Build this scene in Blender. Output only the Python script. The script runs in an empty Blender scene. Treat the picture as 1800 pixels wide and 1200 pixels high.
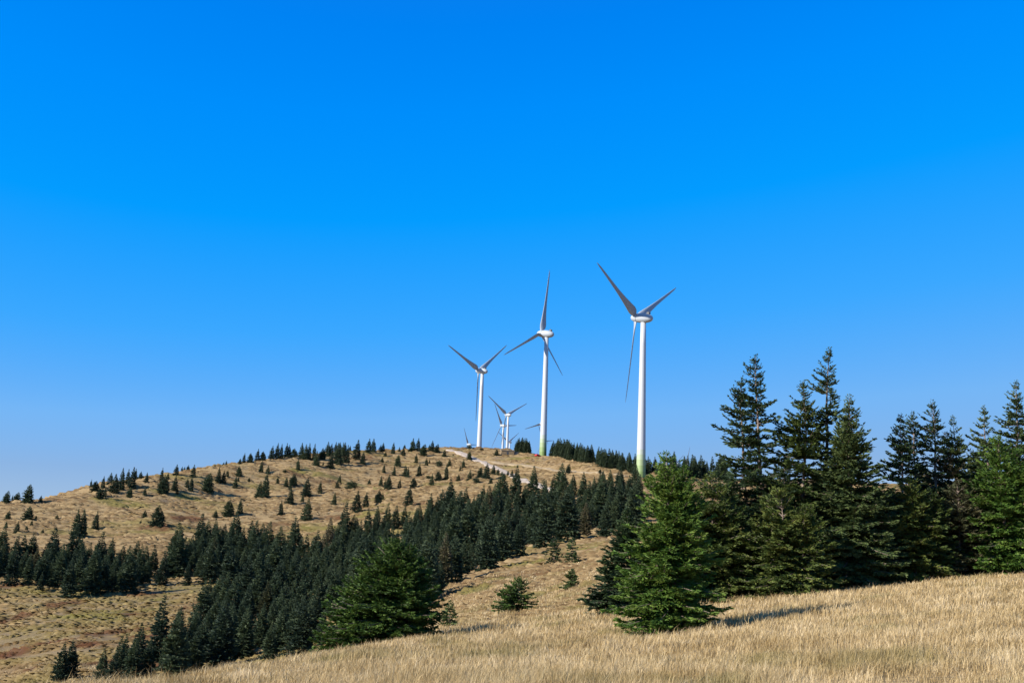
import bpy, math, random
import numpy as np
from mathutils import Matrix, Vector

sc = bpy.context.scene
COL = sc.collection
RNG = np.random.default_rng(11)
random.seed(11)

# ------------------------------------------------------------------ camera
F = 1900.0                      # focal length in pixels of the 1800 x 1200 photograph
PITCH = math.atan(330.0 / F)
ROLL = math.radians(2.15)
cam_d = bpy.data.cameras.new("camera")
cam_d.sensor_width = 36.0
cam_d.sensor_fit = 'HORIZONTAL'
cam_d.lens = F / 1800.0 * 36.0
cam_d.clip_start = 0.1
cam_d.clip_end = 20000.0
cam = bpy.data.objects.new("camera", cam_d)
COL.objects.link(cam)
CAM_M = Matrix.Rotation(math.pi / 2 + PITCH, 4, 'X') @ Matrix.Rotation(ROLL, 4, 'Z')
cam.matrix_world = CAM_M
sc.camera = cam

# ------------------------------------------------------------------ sky, sun, exposure
SUN_AZ = math.radians(-117.0)   # left of the view and a little behind the viewer
SUN_EL = math.radians(29.0)
world = bpy.data.worlds.new("World")
sc.world = world
world.use_nodes = True
wn = world.node_tree
wn.nodes.clear()
w_out = wn.nodes.new("ShaderNodeOutputWorld")
w_bg = wn.nodes.new("ShaderNodeBackground")
sky = wn.nodes.new("ShaderNodeTexSky")
sky.sky_type = 'NISHITA'
sky.sun_disc = False
sky.sun_elevation = SUN_EL
sky.sun_rotation = SUN_AZ
sky.altitude = 1600.0
sky.air_density = 1.0
sky.dust_density = 0.3
sky.ozone_density = 2.5
EXPOSURE = 1.0
# the camera's colour rendering of a clear mountain sky: the sky model's own brightness, graded from azure to pale horizon
w_dim = wn.nodes.new("ShaderNodeVectorMath"); w_dim.operation = 'SCALE'; w_dim.inputs['Scale'].default_value = 0.1
w_sep = wn.nodes.new("ShaderNodeSeparateXYZ")
w_ramp = wn.nodes.new("ShaderNodeValToRGB")
cr = w_ramp.color_ramp
SKY_STOPS = [(0.0, (0.12, 0.20, 0.38)), (0.058, (0.12, 0.215, 0.42)), (0.076, (0.01, 0.205, 0.84)), (0.083, (0.0, 0.219, 0.887)), (0.102, (0.0, 0.27, 0.97)), (0.133, (0.001, 0.332, 1.0)),
             (0.20, (0.045, 0.392, 1.0)), (0.32, (0.178, 0.468, 0.92)), (0.47, (0.262, 0.462, 0.775)), (0.62, (0.36, 0.52, 0.74))]
cr.elements[0].position = SKY_STOPS[0][0]; cr.elements[0].color = (*SKY_STOPS[0][1], 1)
cr.elements[1].position = SKY_STOPS[-1][0]; cr.elements[1].color = (*SKY_STOPS[-1][1], 1)
for p_, c_ in SKY_STOPS[1:-1]:
    e_ = cr.elements.new(p_); e_.color = (*c_, 1)
w_up = wn.nodes.new("ShaderNodeVectorMath"); w_up.operation = 'SCALE'; w_up.inputs['Scale'].default_value = 10.0 / 2 ** EXPOSURE
w_bg.inputs['Strength'].default_value = 0.10
wn.links.new(sky.outputs['Color'], w_dim.inputs[0])
wn.links.new(w_dim.outputs[0], w_sep.inputs[0])
wn.links.new(w_sep.outputs['X'], w_ramp.inputs['Fac'])
wn.links.new(w_ramp.outputs['Color'], w_up.inputs[0])
wn.links.new(w_up.outputs[0], w_bg.inputs['Color'])
wn.links.new(w_bg.outputs['Background'], w_out.inputs['Surface'])

sun_d = bpy.data.lights.new("sun", 'SUN')
sun_d.energy = 4.6
sun_d.angle = math.radians(0.5)
sun_d.color = (1.0, 0.94, 0.85)
sun = bpy.data.objects.new("sun", sun_d)
COL.objects.link(sun)
to_sun = Vector((math.sin(SUN_AZ) * math.cos(SUN_EL), math.cos(SUN_AZ) * math.cos(SUN_EL), math.sin(SUN_EL)))
sun.rotation_euler = to_sun.to_track_quat('Z', 'Y').to_euler()
sun.location = to_sun * 200

sc.view_settings.view_transform = 'Standard'
sc.view_settings.look = 'None'
sc.view_settings.exposure = EXPOSURE
sc.view_settings.gamma = 1.0
sc.render.engine = 'CYCLES'
sc.cycles.max_bounces = 6
sc.cycles.diffuse_bounces = 3
sc.cycles.transparent_max_bounces = 6

# ------------------------------------------------------------------ pixel <-> place helpers
M3 = np.array([[CAM_M[i][j] for j in range(3)] for i in range(3)])


def ray(x, y):
    v = np.array([(x - 900.0) / F, -(y - 600.0) / F, -1.0])
    d = M3 @ v
    return d / math.hypot(d[0], d[1])          # unit horizontal length


def y_horizon(x):
    return 930.0 + (x - 900.0) * math.tan(ROLL)


def pchip(xk, yk, x):
    """monotone cubic through (xk, yk) evaluated at x (1-D)."""
    xk = np.asarray(xk, float); yk = np.asarray(yk, float)
    h = np.diff(xk); d = np.diff(yk) / h
    m = np.zeros_like(yk)
    w1 = 2 * h[1:] + h[:-1]; w2 = h[1:] + 2 * h[:-1]
    ok = d[:-1] * d[1:] > 0
    with np.errstate(divide='ignore', invalid='ignore'):
        mm = (w1 + w2) / (w1 / d[:-1] + w2 / d[1:])
    m[1:-1] = np.where(ok, mm, 0.0)
    m[0] = d[0]; m[-1] = d[-1]
    x = np.clip(x, xk[0], xk[-1])
    i = np.clip(np.searchsorted(xk, x) - 1, 0, len(h) - 1)
    t = (x - xk[i]) / h[i]
    return ((2 * t**3 - 3 * t**2 + 1) * yk[i] + (t**3 - 2 * t**2 + t) * h[i] * m[i]
            + (-2 * t**3 + 3 * t**2) * yk[i + 1] + (t**3 - t**2) * h[i] * m[i + 1])


# ------------------------------------------------------------------ the lie of the land
# each ring: (photo x, photo y, distance) where the ground shows, (x, None, distance, height) where it is hidden
RINGS = [
    [(-500, None, 2, -1.62), (900, None, 2, -1.62), (2300, None, 2, -1.60)],
    [(-500, None, 9, -1.95), (0, None, 10, -1.88), (400, None, 11, -1.86), (900, None, 12, -1.74), (1300, None, 12, -1.64),
     (1800, None, 12, -1.5), (2300, None, 12, -1.4)],
    [(-500, None, 13, -2.5), (0, None, 14, -2.46), (400, None, 19, -2.76), (900, None, 25, -2.75), (1170, None, 27, -2.5),
     (1300, None, 28, -2.3), (1800, None, 34, -1.45), (2300, None, 34, -1.2)],
    [(-500, 1275, 15), (0, 1220, 18), (150, 1198, 20), (300, 1181, 24), (400, 1167, 28), (500, 1152, 33), (600, 1135, 39),
     (690, 1121, 44), (780, 1107, 48), (870, 1097, 50), (950, 1090, 51), (1080, 1072, 53), (1170, 1062, 55), (1300, 1045, 58),
     (1500, 1026, 62), (1800, 998, 70), (2300, 985, 75)],
    [(-500, None, 60, -18), (0, None, 70, -18), (150, None, 70, -17), (400, None, 75, -14.5), (600, None, 78, -11.5),
     (690, None, 74, -8.2), (780, 1092, 66), (870, 1081, 68), (950, 1069, 70), (1080, 1040, 75), (1300, 1012, 90),
     (1500, 985, 95), (1800, 975, 100), (2300, 960, 100)],
    [(-500, None, 150, -27), (0, 1206, 140), (150, 1190, 132), (400, None, 125, -17.5), (600, None, 125, -13),
     (690, 1092, 125), (780, 1060, 120), (870, 1040, 115), (950, 1032, 115), (1080, 1000, 115), (1300, 985, 130),
     (1500, 970, 140), (1800, 955, 150), (2300, 940, 150)],
    [(-500, 1060, 250), (0, 1030, 240), (150, 1058, 215), (280, 1036, 235), (400, 1028, 235), (600, 1034, 200),
     (700, 1024, 195), (780, 1000, 210), (870, 976, 220), (950, 959, 225), (1080, 940, 230), (1300, 930, 250),
     (1500, 920, 260), (1800, 910, 270), (2300, 900, 270)],
    [(-500, 1000, 330), (0, 965, 320), (150, 973, 310), (280, 960, 330), (400, 942, 370), (500, 943, 372), (600, 925, 400),
     (700, 900, 430), (780, 885, 450), (870, 870, 470), (950, 862, 470), (1080, 862, 430), (1300, 880, 420),
     (1500, 880, 400), (1800, 880, 400), (2300, 880, 400)],
    [(-500, 965, 400), (0, 922, 410), (150, 910, 430), (280, 890, 460), (400, 880, 500), (500, 870, 520), (600, 860, 550),
     (700, 845, 580), (780, 835, 600), (870, 830, 610), (950, 832, 590), (1080, 842, 520), (1300, 860, 500),
     (1800, 870, 500), (2300, 870, 500)],
    [(-500, 950, 470), (0, 887, 480), (60, 881, 490), (160, 858, 510), (250, 843, 540), (330, 830, 570), (420, 815, 610),
     (500, 806, 650), (560, 800, 680), (640, 795, 710), (720, 793, 740), (800, 789, 760), (850, 790, 755), (900, 794, 735),
     (950, 803, 690), (1000, 807, 660), (1050, 818, 600), (1110, 829, 560), (1300, 845, 600), (1500, 852, 600),
     (1800, 855, 600), (2300, 855, 600)],
    [(-500, None, 600, -25), (0, None, 620, -12), (250, None, 680, 12), (420, None, 760, 22), (560, None, 840, 34), (720, None, 900, 44),
     (800, None, 940, 46), (900, None, 920, 46), (1000, None, 860, 40), (1110, None, 800, 36), (1300, None, 800, 36),
     (1800, None, 800, 30), (2300, None, 800, 30)],
    [(-500, None, 1500, -180), (0, None, 1500, -120), (420, None, 1500, -40), (720, None, 1500, 62), (900, None, 1500, 77),
     (1100, None, 1500, 66), (1300, None, 1500, 60), (1800, None, 1500, 20), (2300, None, 1500, -20)],
    [(-500, None, 2600, -320), (0, None, 2600, -260), (420, None, 2600, -120), (720, None, 2600, 90), (900, None, 2600, 110),
     (1300, None, 2600, 96), (1800, None, 2600, 20), (2300, None, 2600, -60)],
    [(-500, None, 9000, -900), (900, None, 9000, -600), (2300, None, 9000, -900)],
]
AZ_GRID = np.radians(np.arange(-38, 38.01, 0.1))
RR, ZZ = [], []
for ring in RINGS:
    az, rr, zz = [], [], []
    for p in ring:
        x, y, r = p[0], p[1], p[2]
        if y is None:
            y = y_horizon(x) - p[3] / r * F
            y = min(max(y, 300), 2200)
        d = ray(x, y)
        az.append(math.atan2(d[0], d[1])); rr.append(math.log(r))
        zz.append((p[3] if p[1] is None else d[2] * r) - (0.2 if r <= 76 and len(RR) < 4 else 0.0))
    o = np.argsort(az)
    az = np.array(az)[o]; rr = np.array(rr)[o]; zz = np.array(zz)[o]
    RR.append(pchip(az, rr, AZ_GRID)); ZZ.append(pchip(az, zz, AZ_GRID))
RR = np.array(RR); ZZ = np.array(ZZ)
RR = np.maximum.accumulate(RR + np.arange(len(RR))[:, None] * 1e-4, axis=0)


def vnoise(x, y, seed=0):
    xi = np.floor(x).astype(np.int64); yi = np.floor(y).astype(np.int64)
    fx = x - xi; fy = y - yi
    fx = fx * fx * fx * (fx * (fx * 6 - 15) + 10); fy = fy * fy * fy * (fy * (fy * 6 - 15) + 10)

    def h(a, b):
        n = (a * 374761393 + b * 668265263 + seed * 974711) & 0xFFFFFFFF
        n = ((n ^ (n >> 13)) * 1274126177) & 0xFFFFFFFF
        n = n ^ (n >> 16)
        return (n & 0xFFFF) / 65535.0
    a = h(xi, yi); b = h(xi + 1, yi); c = h(xi, yi + 1); d = h(xi + 1, yi + 1)
    return (a * (1 - fx) + b * fx) * (1 - fy) + (c * (1 - fx) + d * fx) * fy - 0.5


def fbm(x, y, seed=0, n=3):
    s = 0; a = 1.0
    for k in range(n):
        s = s + a * vnoise(x * 2**k + 17.3 * k, y * 2**k - 9.1 * k, seed + k)
        a *= 0.5
    return s


def smooth(a, b, v):
    t = np.clip((v - a) / (b - a), 0, 1)
    return t * t * (3 - 2 * t)


def ground_az(az, r):
    """height of the bare land at azimuth az (0 = straight ahead, + = right) and distance r."""
    az = np.asarray(az, float); r = np.maximum(np.asarray(r, float), 0.3)
    az, r = np.broadcast_arrays(az, r)
    shp = az.shape; az = az.ravel(); r = r.ravel()
    lim = AZ_GRID[-1]
    ac = np.clip(az, -lim, lim)
    # behind the viewer run from the right-hand edge round to the left-hand edge
    back = np.abs(az) > lim
    u = np.where(az > 0, az - lim, 2 * math.pi + az - lim) / (2 * math.pi - 2 * lim)
    u = np.clip(u, 0, 1)
    g = (ac - AZ_GRID[0]) / (AZ_GRID[1] - AZ_GRID[0])
    i = np.clip(g.astype(int), 0, len(AZ_GRID) - 2); t = g - i
    R = RR[:, i] * (1 - t) + RR[:, i + 1] * t
    Z = ZZ[:, i] * (1 - t) + ZZ[:, i + 1] * t
    if back.any():
        w = u * u * (3 - 2 * u)
        Rb = RR[:, -1:] * (1 - w) + RR[:, :1] * w
        Zb = ZZ[:, -1:] * (1 - w) + ZZ[:, :1] * w
        R = np.where(back, Rb, R); Z = np.where(back, Zb, Z)
    s = np.clip(np.log(r), R[0], R[-1])
    h = np.diff(R, axis=0); d = np.diff(Z, axis=0) / h
    m = np.zeros_like(Z)
    ok = d[:-1] * d[1:] > 0
    w1 = 2 * h[1:] + h[:-1]; w2 = h[1:] + 2 * h[:-1]
    with np.errstate(divide='ignore', invalid='ignore'):
        mm = (w1 + w2) / (w1 / d[:-1] + w2 / d[1:])
    m[1:-1] = np.where(ok, mm, 0.0); m[0] = d[0]; m[-1] = d[-1]
    k = np.clip((s[None, :] >= R).sum(0) - 1, 0, len(RINGS) - 2)
    n = np.arange(len(s))
    hk = h[k, n]; tt = (s - R[k, n]) / hk
    z = ((2 * tt**3 - 3 * tt**2 + 1) * Z[k, n] + (tt**3 - 2 * tt**2 + tt) * hk * m[k, n]
         + (-2 * tt**3 + 3 * tt**2) * Z[k + 1, n] + (tt**3 - tt**2) * hk * m[k + 1, n])
    x = r * np.sin(az); y = r * np.cos(az)
    near = smooth(4, 9, r) * (1 - smooth(60, 110, r))
    mid = smooth(60, 110, r) * (1 - smooth(230, 330, r))
    far = smooth(200, 330, r)
    z = z + near * (0.07 * fbm(x / 2.3, y / 2.3, 3) + 0.10 * vnoise(x / 7, y / 7, 5))
    z = z + mid * (0.28 * fbm(x / 11, y / 8, 7) + 0.07 * fbm(x / 3.5, y / 2.2, 8))
    z = z + far * (1.0 * fbm(x / 16, y / 10, 9, 2) + 0.9 * fbm(x / 8.0, y / 3.6, 10, 2)) * (1 - 0.6 * smooth(900, 1500, r))
    z = z + smooth(180, 300, r) * (1 - smooth(620, 760, r)) * 1.5 * np.abs(vnoise(x / 55 + 0.3 * vnoise(x / 30, y / 30, 13), y / 7.5, 12))
    return z.reshape(shp)


def ground_xy(x, y):
    x = np.asarray(x, float); y = np.asarray(y, float)
    return ground_az(np.arctan2(x, y), np.hypot(x, y))


R_SAMPLES = np.exp(np.linspace(math.log(5), math.log(2400), 1600))


def hit(x, y, rmin=5.0, rmax=None):
    """where the sight line through photo pixel (x, y) meets the land."""
    d = ray(x, y)
    az = math.atan2(d[0], d[1])
    rs = R_SAMPLES[R_SAMPLES > rmin]
    if rmax:
        rs = rs[rs < rmax]
    dz = d[2] * rs - ground_az(np.full(len(rs), az), rs)
    below = np.where(dz <= 0)[0]
    if len(below) and below[0] > 0:
        j = below[0]
        t = dz[j - 1] / (dz[j - 1] - dz[j])
        r = rs[j - 1] + t * (rs[j] - rs[j - 1])
    elif len(below):
        r = rs[0]
    else:
        sel = (rs > 150) & (rs < 800)
        r = rs[sel][np.argmin(dz[sel])]
    g = float(ground_az(az, r))
    return r * math.sin(az), r * math.cos(az), g, r


def at_distance(x, y, r):
    d = ray(x, y)
    az = math.atan2(d[0], d[1])
    return r * math.sin(az), r * math.cos(az), float(ground_az(az, r)), r


def fg_edge(x):
    """distance of the edge of the near meadow in the column of photo x."""
    d = ray(x, 1080)
    return math.exp(np.interp(math.atan2(d[0], d[1]), AZ_GRID, RR[3]))


# ------------------------------------------------------------------ object helpers
def tag(o, label=None, cat=None, group=None, kind=None):
    if label: o["label"] = label
    if cat: o["category"] = cat
    if group: o["group"] = group
    if kind: o["kind"] = kind
    return o


def link(name, me, mat=None, parent=None):
    o = bpy.data.objects.new(name, me)
    COL.objects.link(o)
    if mat is not None:
        me.materials.clear(); me.materials.append(mat)
    if parent is not None:
        o.parent = parent
    return o


def empty(name, loc, rz=0.0, scale=1.0):
    o = bpy.data.objects.new(name, None)
    o.empty_display_size = 0.5
    COL.objects.link(o)
    o.location = loc; o.rotation_euler = (0, 0, rz)
    o.scale = (scale,) * 3 if not hasattr(scale, '__len__') else scale
    return o


def np_mesh(name, verts, faces, smooth_shade=False):
    """faces: list of (n, k) index arrays."""
    me = bpy.data.meshes.new(name)
    verts = np.asarray(verts, np.float32)
    me.vertices.add(len(verts))
    me.vertices.foreach_set("co", verts.ravel())
    faces = [np.asarray(f, np.int32) for f in faces if len(f)]
    nl = sum(f.size for f in faces); npoly = sum(len(f) for f in faces)
    me.loops.add(nl); me.polygons.add(npoly)
    li = np.concatenate([f.ravel() for f in faces])
    tot = np.concatenate([np.full(len(f), f.shape[1], np.int32) for f in faces])
    start = np.concatenate([[0], np.cumsum(tot)[:-1]]).astype(np.int32)
    me.loops.foreach_set("vertex_index", li)
    me.polygons.foreach_set("loop_start", start)
    try:
        me.polygons.foreach_set("loop_total", tot)
    except Exception:
        pass
    if smooth_shade:
        me.polygons.foreach_set("use_smooth", np.ones(npoly, bool))
    me.update(calc_edges=True)
    return me


class MB:
    """collects shapes that end up in ONE mesh."""
    def __init__(self):
        self.v, self.f = [], []

    def add(self, v, f):
        o = len(self.v)
        self.v += [tuple(p) for p in v]
        self.f += [tuple(i + o for i in q) for q in f]

    def box(self, x0, x1, y0, y1, z0, z1):
        self.add([(x0, y0, z0), (x1, y0, z0), (x1, y1, z0), (x0, y1, z0), (x0, y0, z1), (x1, y0, z1), (x1, y1, z1), (x0, y1, z1)],
                 [(0, 3, 2, 1), (4, 5, 6, 7), (0, 1, 5, 4), (1, 2, 6, 5), (2, 3, 7, 6), (3, 0, 4, 7)])

    def tube(self, pts, rad, n=8, caps=True):
        pts = [Vector(p) for p in pts]
        v, f = [], []
        for i, p in enumerate(pts):
            d = (pts[min(i + 1, len(pts) - 1)] - pts[max(i - 1, 0)]).normalized()
            a = d.cross(Vector((0.31, 0.95, 0.05)) if abs(d.y) < 0.9 else Vector((1, 0, 0))).normalized()
            b = d.cross(a)
            for k in range(n):
                t = 2 * math.pi * k / n
                v.append(p + (a * math.cos(t) + b * math.sin(t)) * rad[i])
        for i in range(len(pts) - 1):
            for k in range(n):
                f.append((i * n + k, i * n + (k + 1) % n, (i + 1) * n + (k + 1) % n, (i + 1) * n + k))
        if caps:
            f.append(tuple(range(n))[::-1]); f.append(tuple((len(pts) - 1) * n + k for k in range(n)))
        self.add(v, f)

    def loft(self, sections):
        n = len(sections[0]); v, f = [], []
        for s in sections: v += s
        for i in range(len(sections) - 1):
            for k in range(n):
                f.append((i * n + k, i * n + (k + 1) % n, (i + 1) * n + (k + 1) % n, (i + 1) * n + k))
        f.append(tuple(range(n))[::-1]); f.append(tuple((len(sections) - 1) * n + k for k in range(n)))
        self.add(v, f)

    def build(self, name, mat, parent=None, smooth_shade=False):
        me = bpy.data.meshes.new(name)
        me.from_pydata([tuple(p) for p in self.v], [], self.f)
        me.update()
        if smooth_shade:
            me.polygons.foreach_set("use_smooth", np.ones(len(me.polygons), bool))
        return link(name, me, mat, parent)


# ------------------------------------------------------------------ materials
def new_mat(name):
    m = bpy.data.materials.new(name); m.use_nodes = True
    nt = m.node_tree
    return m, nt, nt.nodes, nt.links, nt.nodes['Principled BSDF']


def ramp(nodes, stops, interp='LINEAR'):
    r = nodes.new("ShaderNodeValToRGB")
    r.color_ramp.interpolation = interp
    e = r.color_ramp.elements
    e[0].position, e[0].color = stops[0][0], (*stops[0][1], 1)
    e[1].position, e[1].color = stops[-1][0], (*stops[-1][1], 1)
    for p, c in stops[1:-1]:
        k = e.new(p); k.color = (*c, 1)
    return r


def plain(name, col, rough=0.6, spec=0.3, noise=0.0, scale=3.0, metallic=0.0):
    m, nt, N, L, b = new_mat(name)
    b.inputs['Roughness'].default_value = rough
    b.inputs['Specular IOR Level'].default_value = spec
    b.inputs['Metallic'].default_value = metallic
    tc = N.new("ShaderNodeTexCoord"); nz = N.new("ShaderNodeTexNoise")
    nz.inputs['Scale'].default_value = scale; nz.inputs['Detail'].default_value = 5
    L.new(tc.outputs['Object'], nz.inputs['Vector'])
    lo = tuple(max(0, c * (1 - noise)) for c in col); hi = tuple(min(1, c * (1 + noise)) for c in col)
    r = ramp(N, [(0.3, lo), (0.7, hi)])
    L.new(nz.outputs['Fac'], r.inputs['Fac']); L.new(r.outputs['Color'], b.inputs['Base Color'])
    return m


def leafy(name, stops, scale, transl=0.25, big=None):
    """foliage: colour differs from sprig to sprig and from clump to clump."""
    m, nt, N, L, b = new_mat(name)
    b.inputs['Roughness'].default_value = 0.62
    b.inputs['Specular IOR Level'].default_value = 0.25
    geo = N.new("ShaderNodeNewGeometry"); tc = N.new("ShaderNodeTexCoord")
    nz = N.new("ShaderNodeTexNoise"); nz.inputs['Scale'].default_value = scale; nz.inputs['Detail'].default_value = 2
    L.new(tc.outputs['Object'], nz.inputs['Vector'])
    add = N.new("ShaderNodeMath"); add.operation = 'MULTIPLY_ADD'
    L.new(geo.outputs['Random Per Island'], add.inputs[0]); add.inputs[1].default_value = 0.55
    sub = N.new("ShaderNodeMath"); sub.operation = 'MULTIPLY_ADD'
    L.new(nz.outputs['Fac'], sub.inputs[0]); sub.inputs[1].default_value = 1.3; sub.inputs[2].default_value = -0.42
    L.new(sub.outputs[0], add.inputs[2])
    oi = N.new("ShaderNodeObjectInfo")
    ob = N.new("ShaderNodeMath"); ob.operation = 'MULTIPLY_ADD'; ob.inputs[1].default_value = 0.5; ob.inputs[2].default_value = -0.22
    L.new(oi.outputs['Random'], ob.inputs[0])
    tot = N.new("ShaderNodeMath"); L.new(add.outputs[0], tot.inputs[0]); L.new(ob.outputs[0], tot.inputs[1])
    r = ramp(N, stops)
    L.new(tot.outputs[0], r.inputs['Fac']); L.new(r.outputs['Color'], b.inputs['Base Color'])
    tr = N.new("ShaderNodeBsdfTranslucent"); mx = N.new("ShaderNodeMixShader"); mx.inputs[0].default_value = transl
    L.new(r.outputs['Color'], tr.inputs['Color'])
    L.new(b.outputs[0], mx.inputs[1]); L.new(tr.outputs[0], mx.inputs[2])
    L.new(mx.outputs[0], N['Material Output'].inputs['Surface'])
    return m


MAT = {}
MAT['needles_bright'] = leafy("needles_bright", [(0.0, (0.020, 0.042, 0.012)), (0.3, (0.050, 0.106, 0.020)), (0.65, (0.102, 0.186, 0.028)), (1.0, (0.19, 0.25, 0.05))], 1.1)
MAT['needles_green'] = leafy("needles_green", [(0.0, (0.022, 0.042, 0.014)), (0.35, (0.052, 0.100, 0.020)), (0.7, (0.100, 0.170, 0.030)), (1.0, (0.17, 0.22, 0.05))], 1.1)
MAT['needles_olive'] = leafy("needles_olive", [(0.0, (0.022, 0.036, 0.014)), (0.3, (0.052, 0.082, 0.021)), (0.65, (0.105, 0.142, 0.030)), (1.0, (0.19, 0.20, 0.05))], 0.9)
MAT['needles_deep'] = leafy("needles_deep", [(0.0, (0.018, 0.034, 0.018)), (0.45, (0.050, 0.084, 0.030)), (1.0, (0.135, 0.175, 0.055))], 0.8)
MAT['needles_dry'] = leafy("needles_dry", [(0.0, (0.0330, 0.0385, 0.0198)), (0.4, (0.0660, 0.0770, 0.0308)), (0.75, (0.1320, 0.1155, 0.0605)), (1.0, (0.2090, 0.1650, 0.0990))], 0.9)
MAT['needles_far'] = leafy("needles_far", [(0.0, (0.018, 0.032, 0.022)), (0.45, (0.040, 0.064, 0.036)), (1.0, (0.095, 0.125, 0.055))], 0.35)
MAT['bark'] = plain("bark", (0.17, 0.13, 0.105), 0.9, 0.1, 0.45, 9)
MAT['white_paint'] = plain("white_paint", (0.34, 0.375, 0.41), 0.5, 0.4, 0.03, 0.5)
MAT['shaded_blade_paint'] = plain("shaded_blade_paint", (0.27, 0.305, 0.345), 0.5, 0.4, 0.03, 0.5)  # nacelle paint made darker and bluer; the blades' shade is put into the colour
MAT['steel_and_shade'] = plain("steel_and_shade", (0.06, 0.065, 0.07), 0.5, 0.4, 0.15, 4)  # steel of doors and vane; also carries the shade of the hut's end
MAT['gravel'] = plain("gravel", (0.36, 0.295, 0.235), 0.95, 0.1, 0.25, 0.6)
MAT['worn_track'] = plain("worn_track", (0.29, 0.22, 0.135), 0.95, 0.1, 0.28, 0.35)
MAT['green_track'] = plain("green_track", (0.15, 0.12, 0.045), 0.95, 0.1, 0.3, 0.25)
MAT['plank'] = plain("plank", (0.22, 0.16, 0.095), 0.85, 0.15, 0.25, 1.5)
MAT['roof_sheet'] = plain("roof_sheet", (0.30, 0.27, 0.23), 0.7, 0.2, 0.15, 1.0)
MAT['red_paint'] = plain("red_paint", (0.62, 0.035, 0.03), 0.3, 0.5, 0.05, 2.0)
MAT['glass'] = plain("glass", (0.02, 0.025, 0.03), 0.08, 0.6, 0.1, 1.0)
MAT['rubber'] = plain("rubber", (0.02, 0.02, 0.02), 0.8, 0.2, 0.2, 5.0)

m, nt, N, L, b = new_mat("tower_paint")
b.inputs['Roughness'].default_value = 0.42
tc = N.new("ShaderNodeTexCoord"); sp = N.new("ShaderNodeSeparateXYZ")
L.new(tc.outputs['Object'], sp.inputs[0])
mp = N.new("ShaderNodeMath"); mp.operation = 'DIVIDE'; mp.inputs[1].default_value = 20.0
L.new(sp.outputs['Z'], mp.inputs[0])
wht = (0.41, 0.43, 0.45)
r = ramp(N, [(0.0, (0.165, 0.235, 0.075)), (0.16, (0.215, 0.29, 0.115)), (0.30, (0.27, 0.335, 0.17)), (0.44, (0.32, 0.375, 0.245)), (0.56, (0.37, 0.41, 0.34)),
             (0.68, wht), (1.0, wht)], 'CONSTANT')
L.new(mp.outputs[0], r.inputs['Fac']); L.new(r.outputs['Color'], b.inputs['Base Color'])
MAT['tower_paint'] = m


def grass_mat(name, stops, transl):
    m, nt, N, L, b = new_mat(name)
    b.inputs['Roughness'].default_value = 0.7
    b.inputs['Specular IOR Level'].default_value = 0.2
    geo = N.new("ShaderNodeNewGeometry"); tc = N.new("ShaderNodeTexCoord")
    nz = N.new("ShaderNodeTexNoise"); nz.inputs['Scale'].default_value = 0.6; nz.inputs['Detail'].default_value = 6; nz.inputs['Roughness'].default_value = 0.65
    L.new(tc.outputs['Object'], nz.inputs['Vector'])
    a = N.new("ShaderNodeMath"); a.operation = 'MULTIPLY_ADD'; a.inputs[1].default_value = 0.6
    L.new(geo.outputs['Random Per Island'], a.inputs[0])
    s = N.new("ShaderNodeMath"); s.operation = 'MULTIPLY_ADD'; s.inputs[1].default_value = 1.9; s.inputs[2].default_value = -0.74
    L.new(nz.outputs['Fac'], s.inputs[0]); L.new(s.outputs[0], a.inputs[2])
    r = ramp(N, stops)
    L.new(a.outputs[0], r.inputs['Fac'])
    # greener or redder plants where the cover says so
    at = N.new("ShaderNodeAttribute"); at.attribute_name = "cover"; at.attribute_type = 'GEOMETRY'
    sx = N.new("ShaderNodeSeparateColor"); L.new(at.outputs['Color'], sx.inputs[0])
    m1 = N.new("ShaderNodeMix"); m1.data_type = 'RGBA'
    m1.inputs['B'].default_value = (0.15, 0.13, 0.032, 1)
    L.new(sx.outputs['Green'], m1.inputs['Factor']); L.new(r.outputs['Color'], m1.inputs['A'])
    m2 = N.new("ShaderNodeMix"); m2.data_type = 'RGBA'
    m2.inputs['B'].default_value = (0.095, 0.040, 0.016, 1)
    L.new(sx.outputs['Red'], m2.inputs['Factor']); L.new(m1.outputs['Result'], m2.inputs['A'])
    L.new(m2.outputs['Result'], b.inputs['Base Color'])
    tr = N.new("ShaderNodeBsdfTranslucent"); mx = N.new("ShaderNodeMixShader"); mx.inputs[0].default_value = transl
    L.new(m2.outputs['Result'], tr.inputs['Color'])
    L.new(b.outputs[0], mx.inputs[1]); L.new(tr.outputs[0], mx.inputs[2])
    L.new(mx.outputs[0], N['Material Output'].inputs['Surface'])
    return m


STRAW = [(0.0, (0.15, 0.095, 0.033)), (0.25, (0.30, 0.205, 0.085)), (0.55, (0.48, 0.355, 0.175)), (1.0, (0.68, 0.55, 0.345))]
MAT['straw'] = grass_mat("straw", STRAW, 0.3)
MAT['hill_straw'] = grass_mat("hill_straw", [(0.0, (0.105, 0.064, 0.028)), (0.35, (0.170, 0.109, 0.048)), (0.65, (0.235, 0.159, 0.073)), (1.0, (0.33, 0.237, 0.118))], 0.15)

# ground: dry turf with red-brown heath, greener flushes and bare earth
m, nt, N, L, b = new_mat("dry_turf")
b.inputs['Roughness'].default_value = 0.95
b.inputs['Specular IOR Level'].default_value = 0.08
tc = N.new("ShaderNodeTexCoord")


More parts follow.
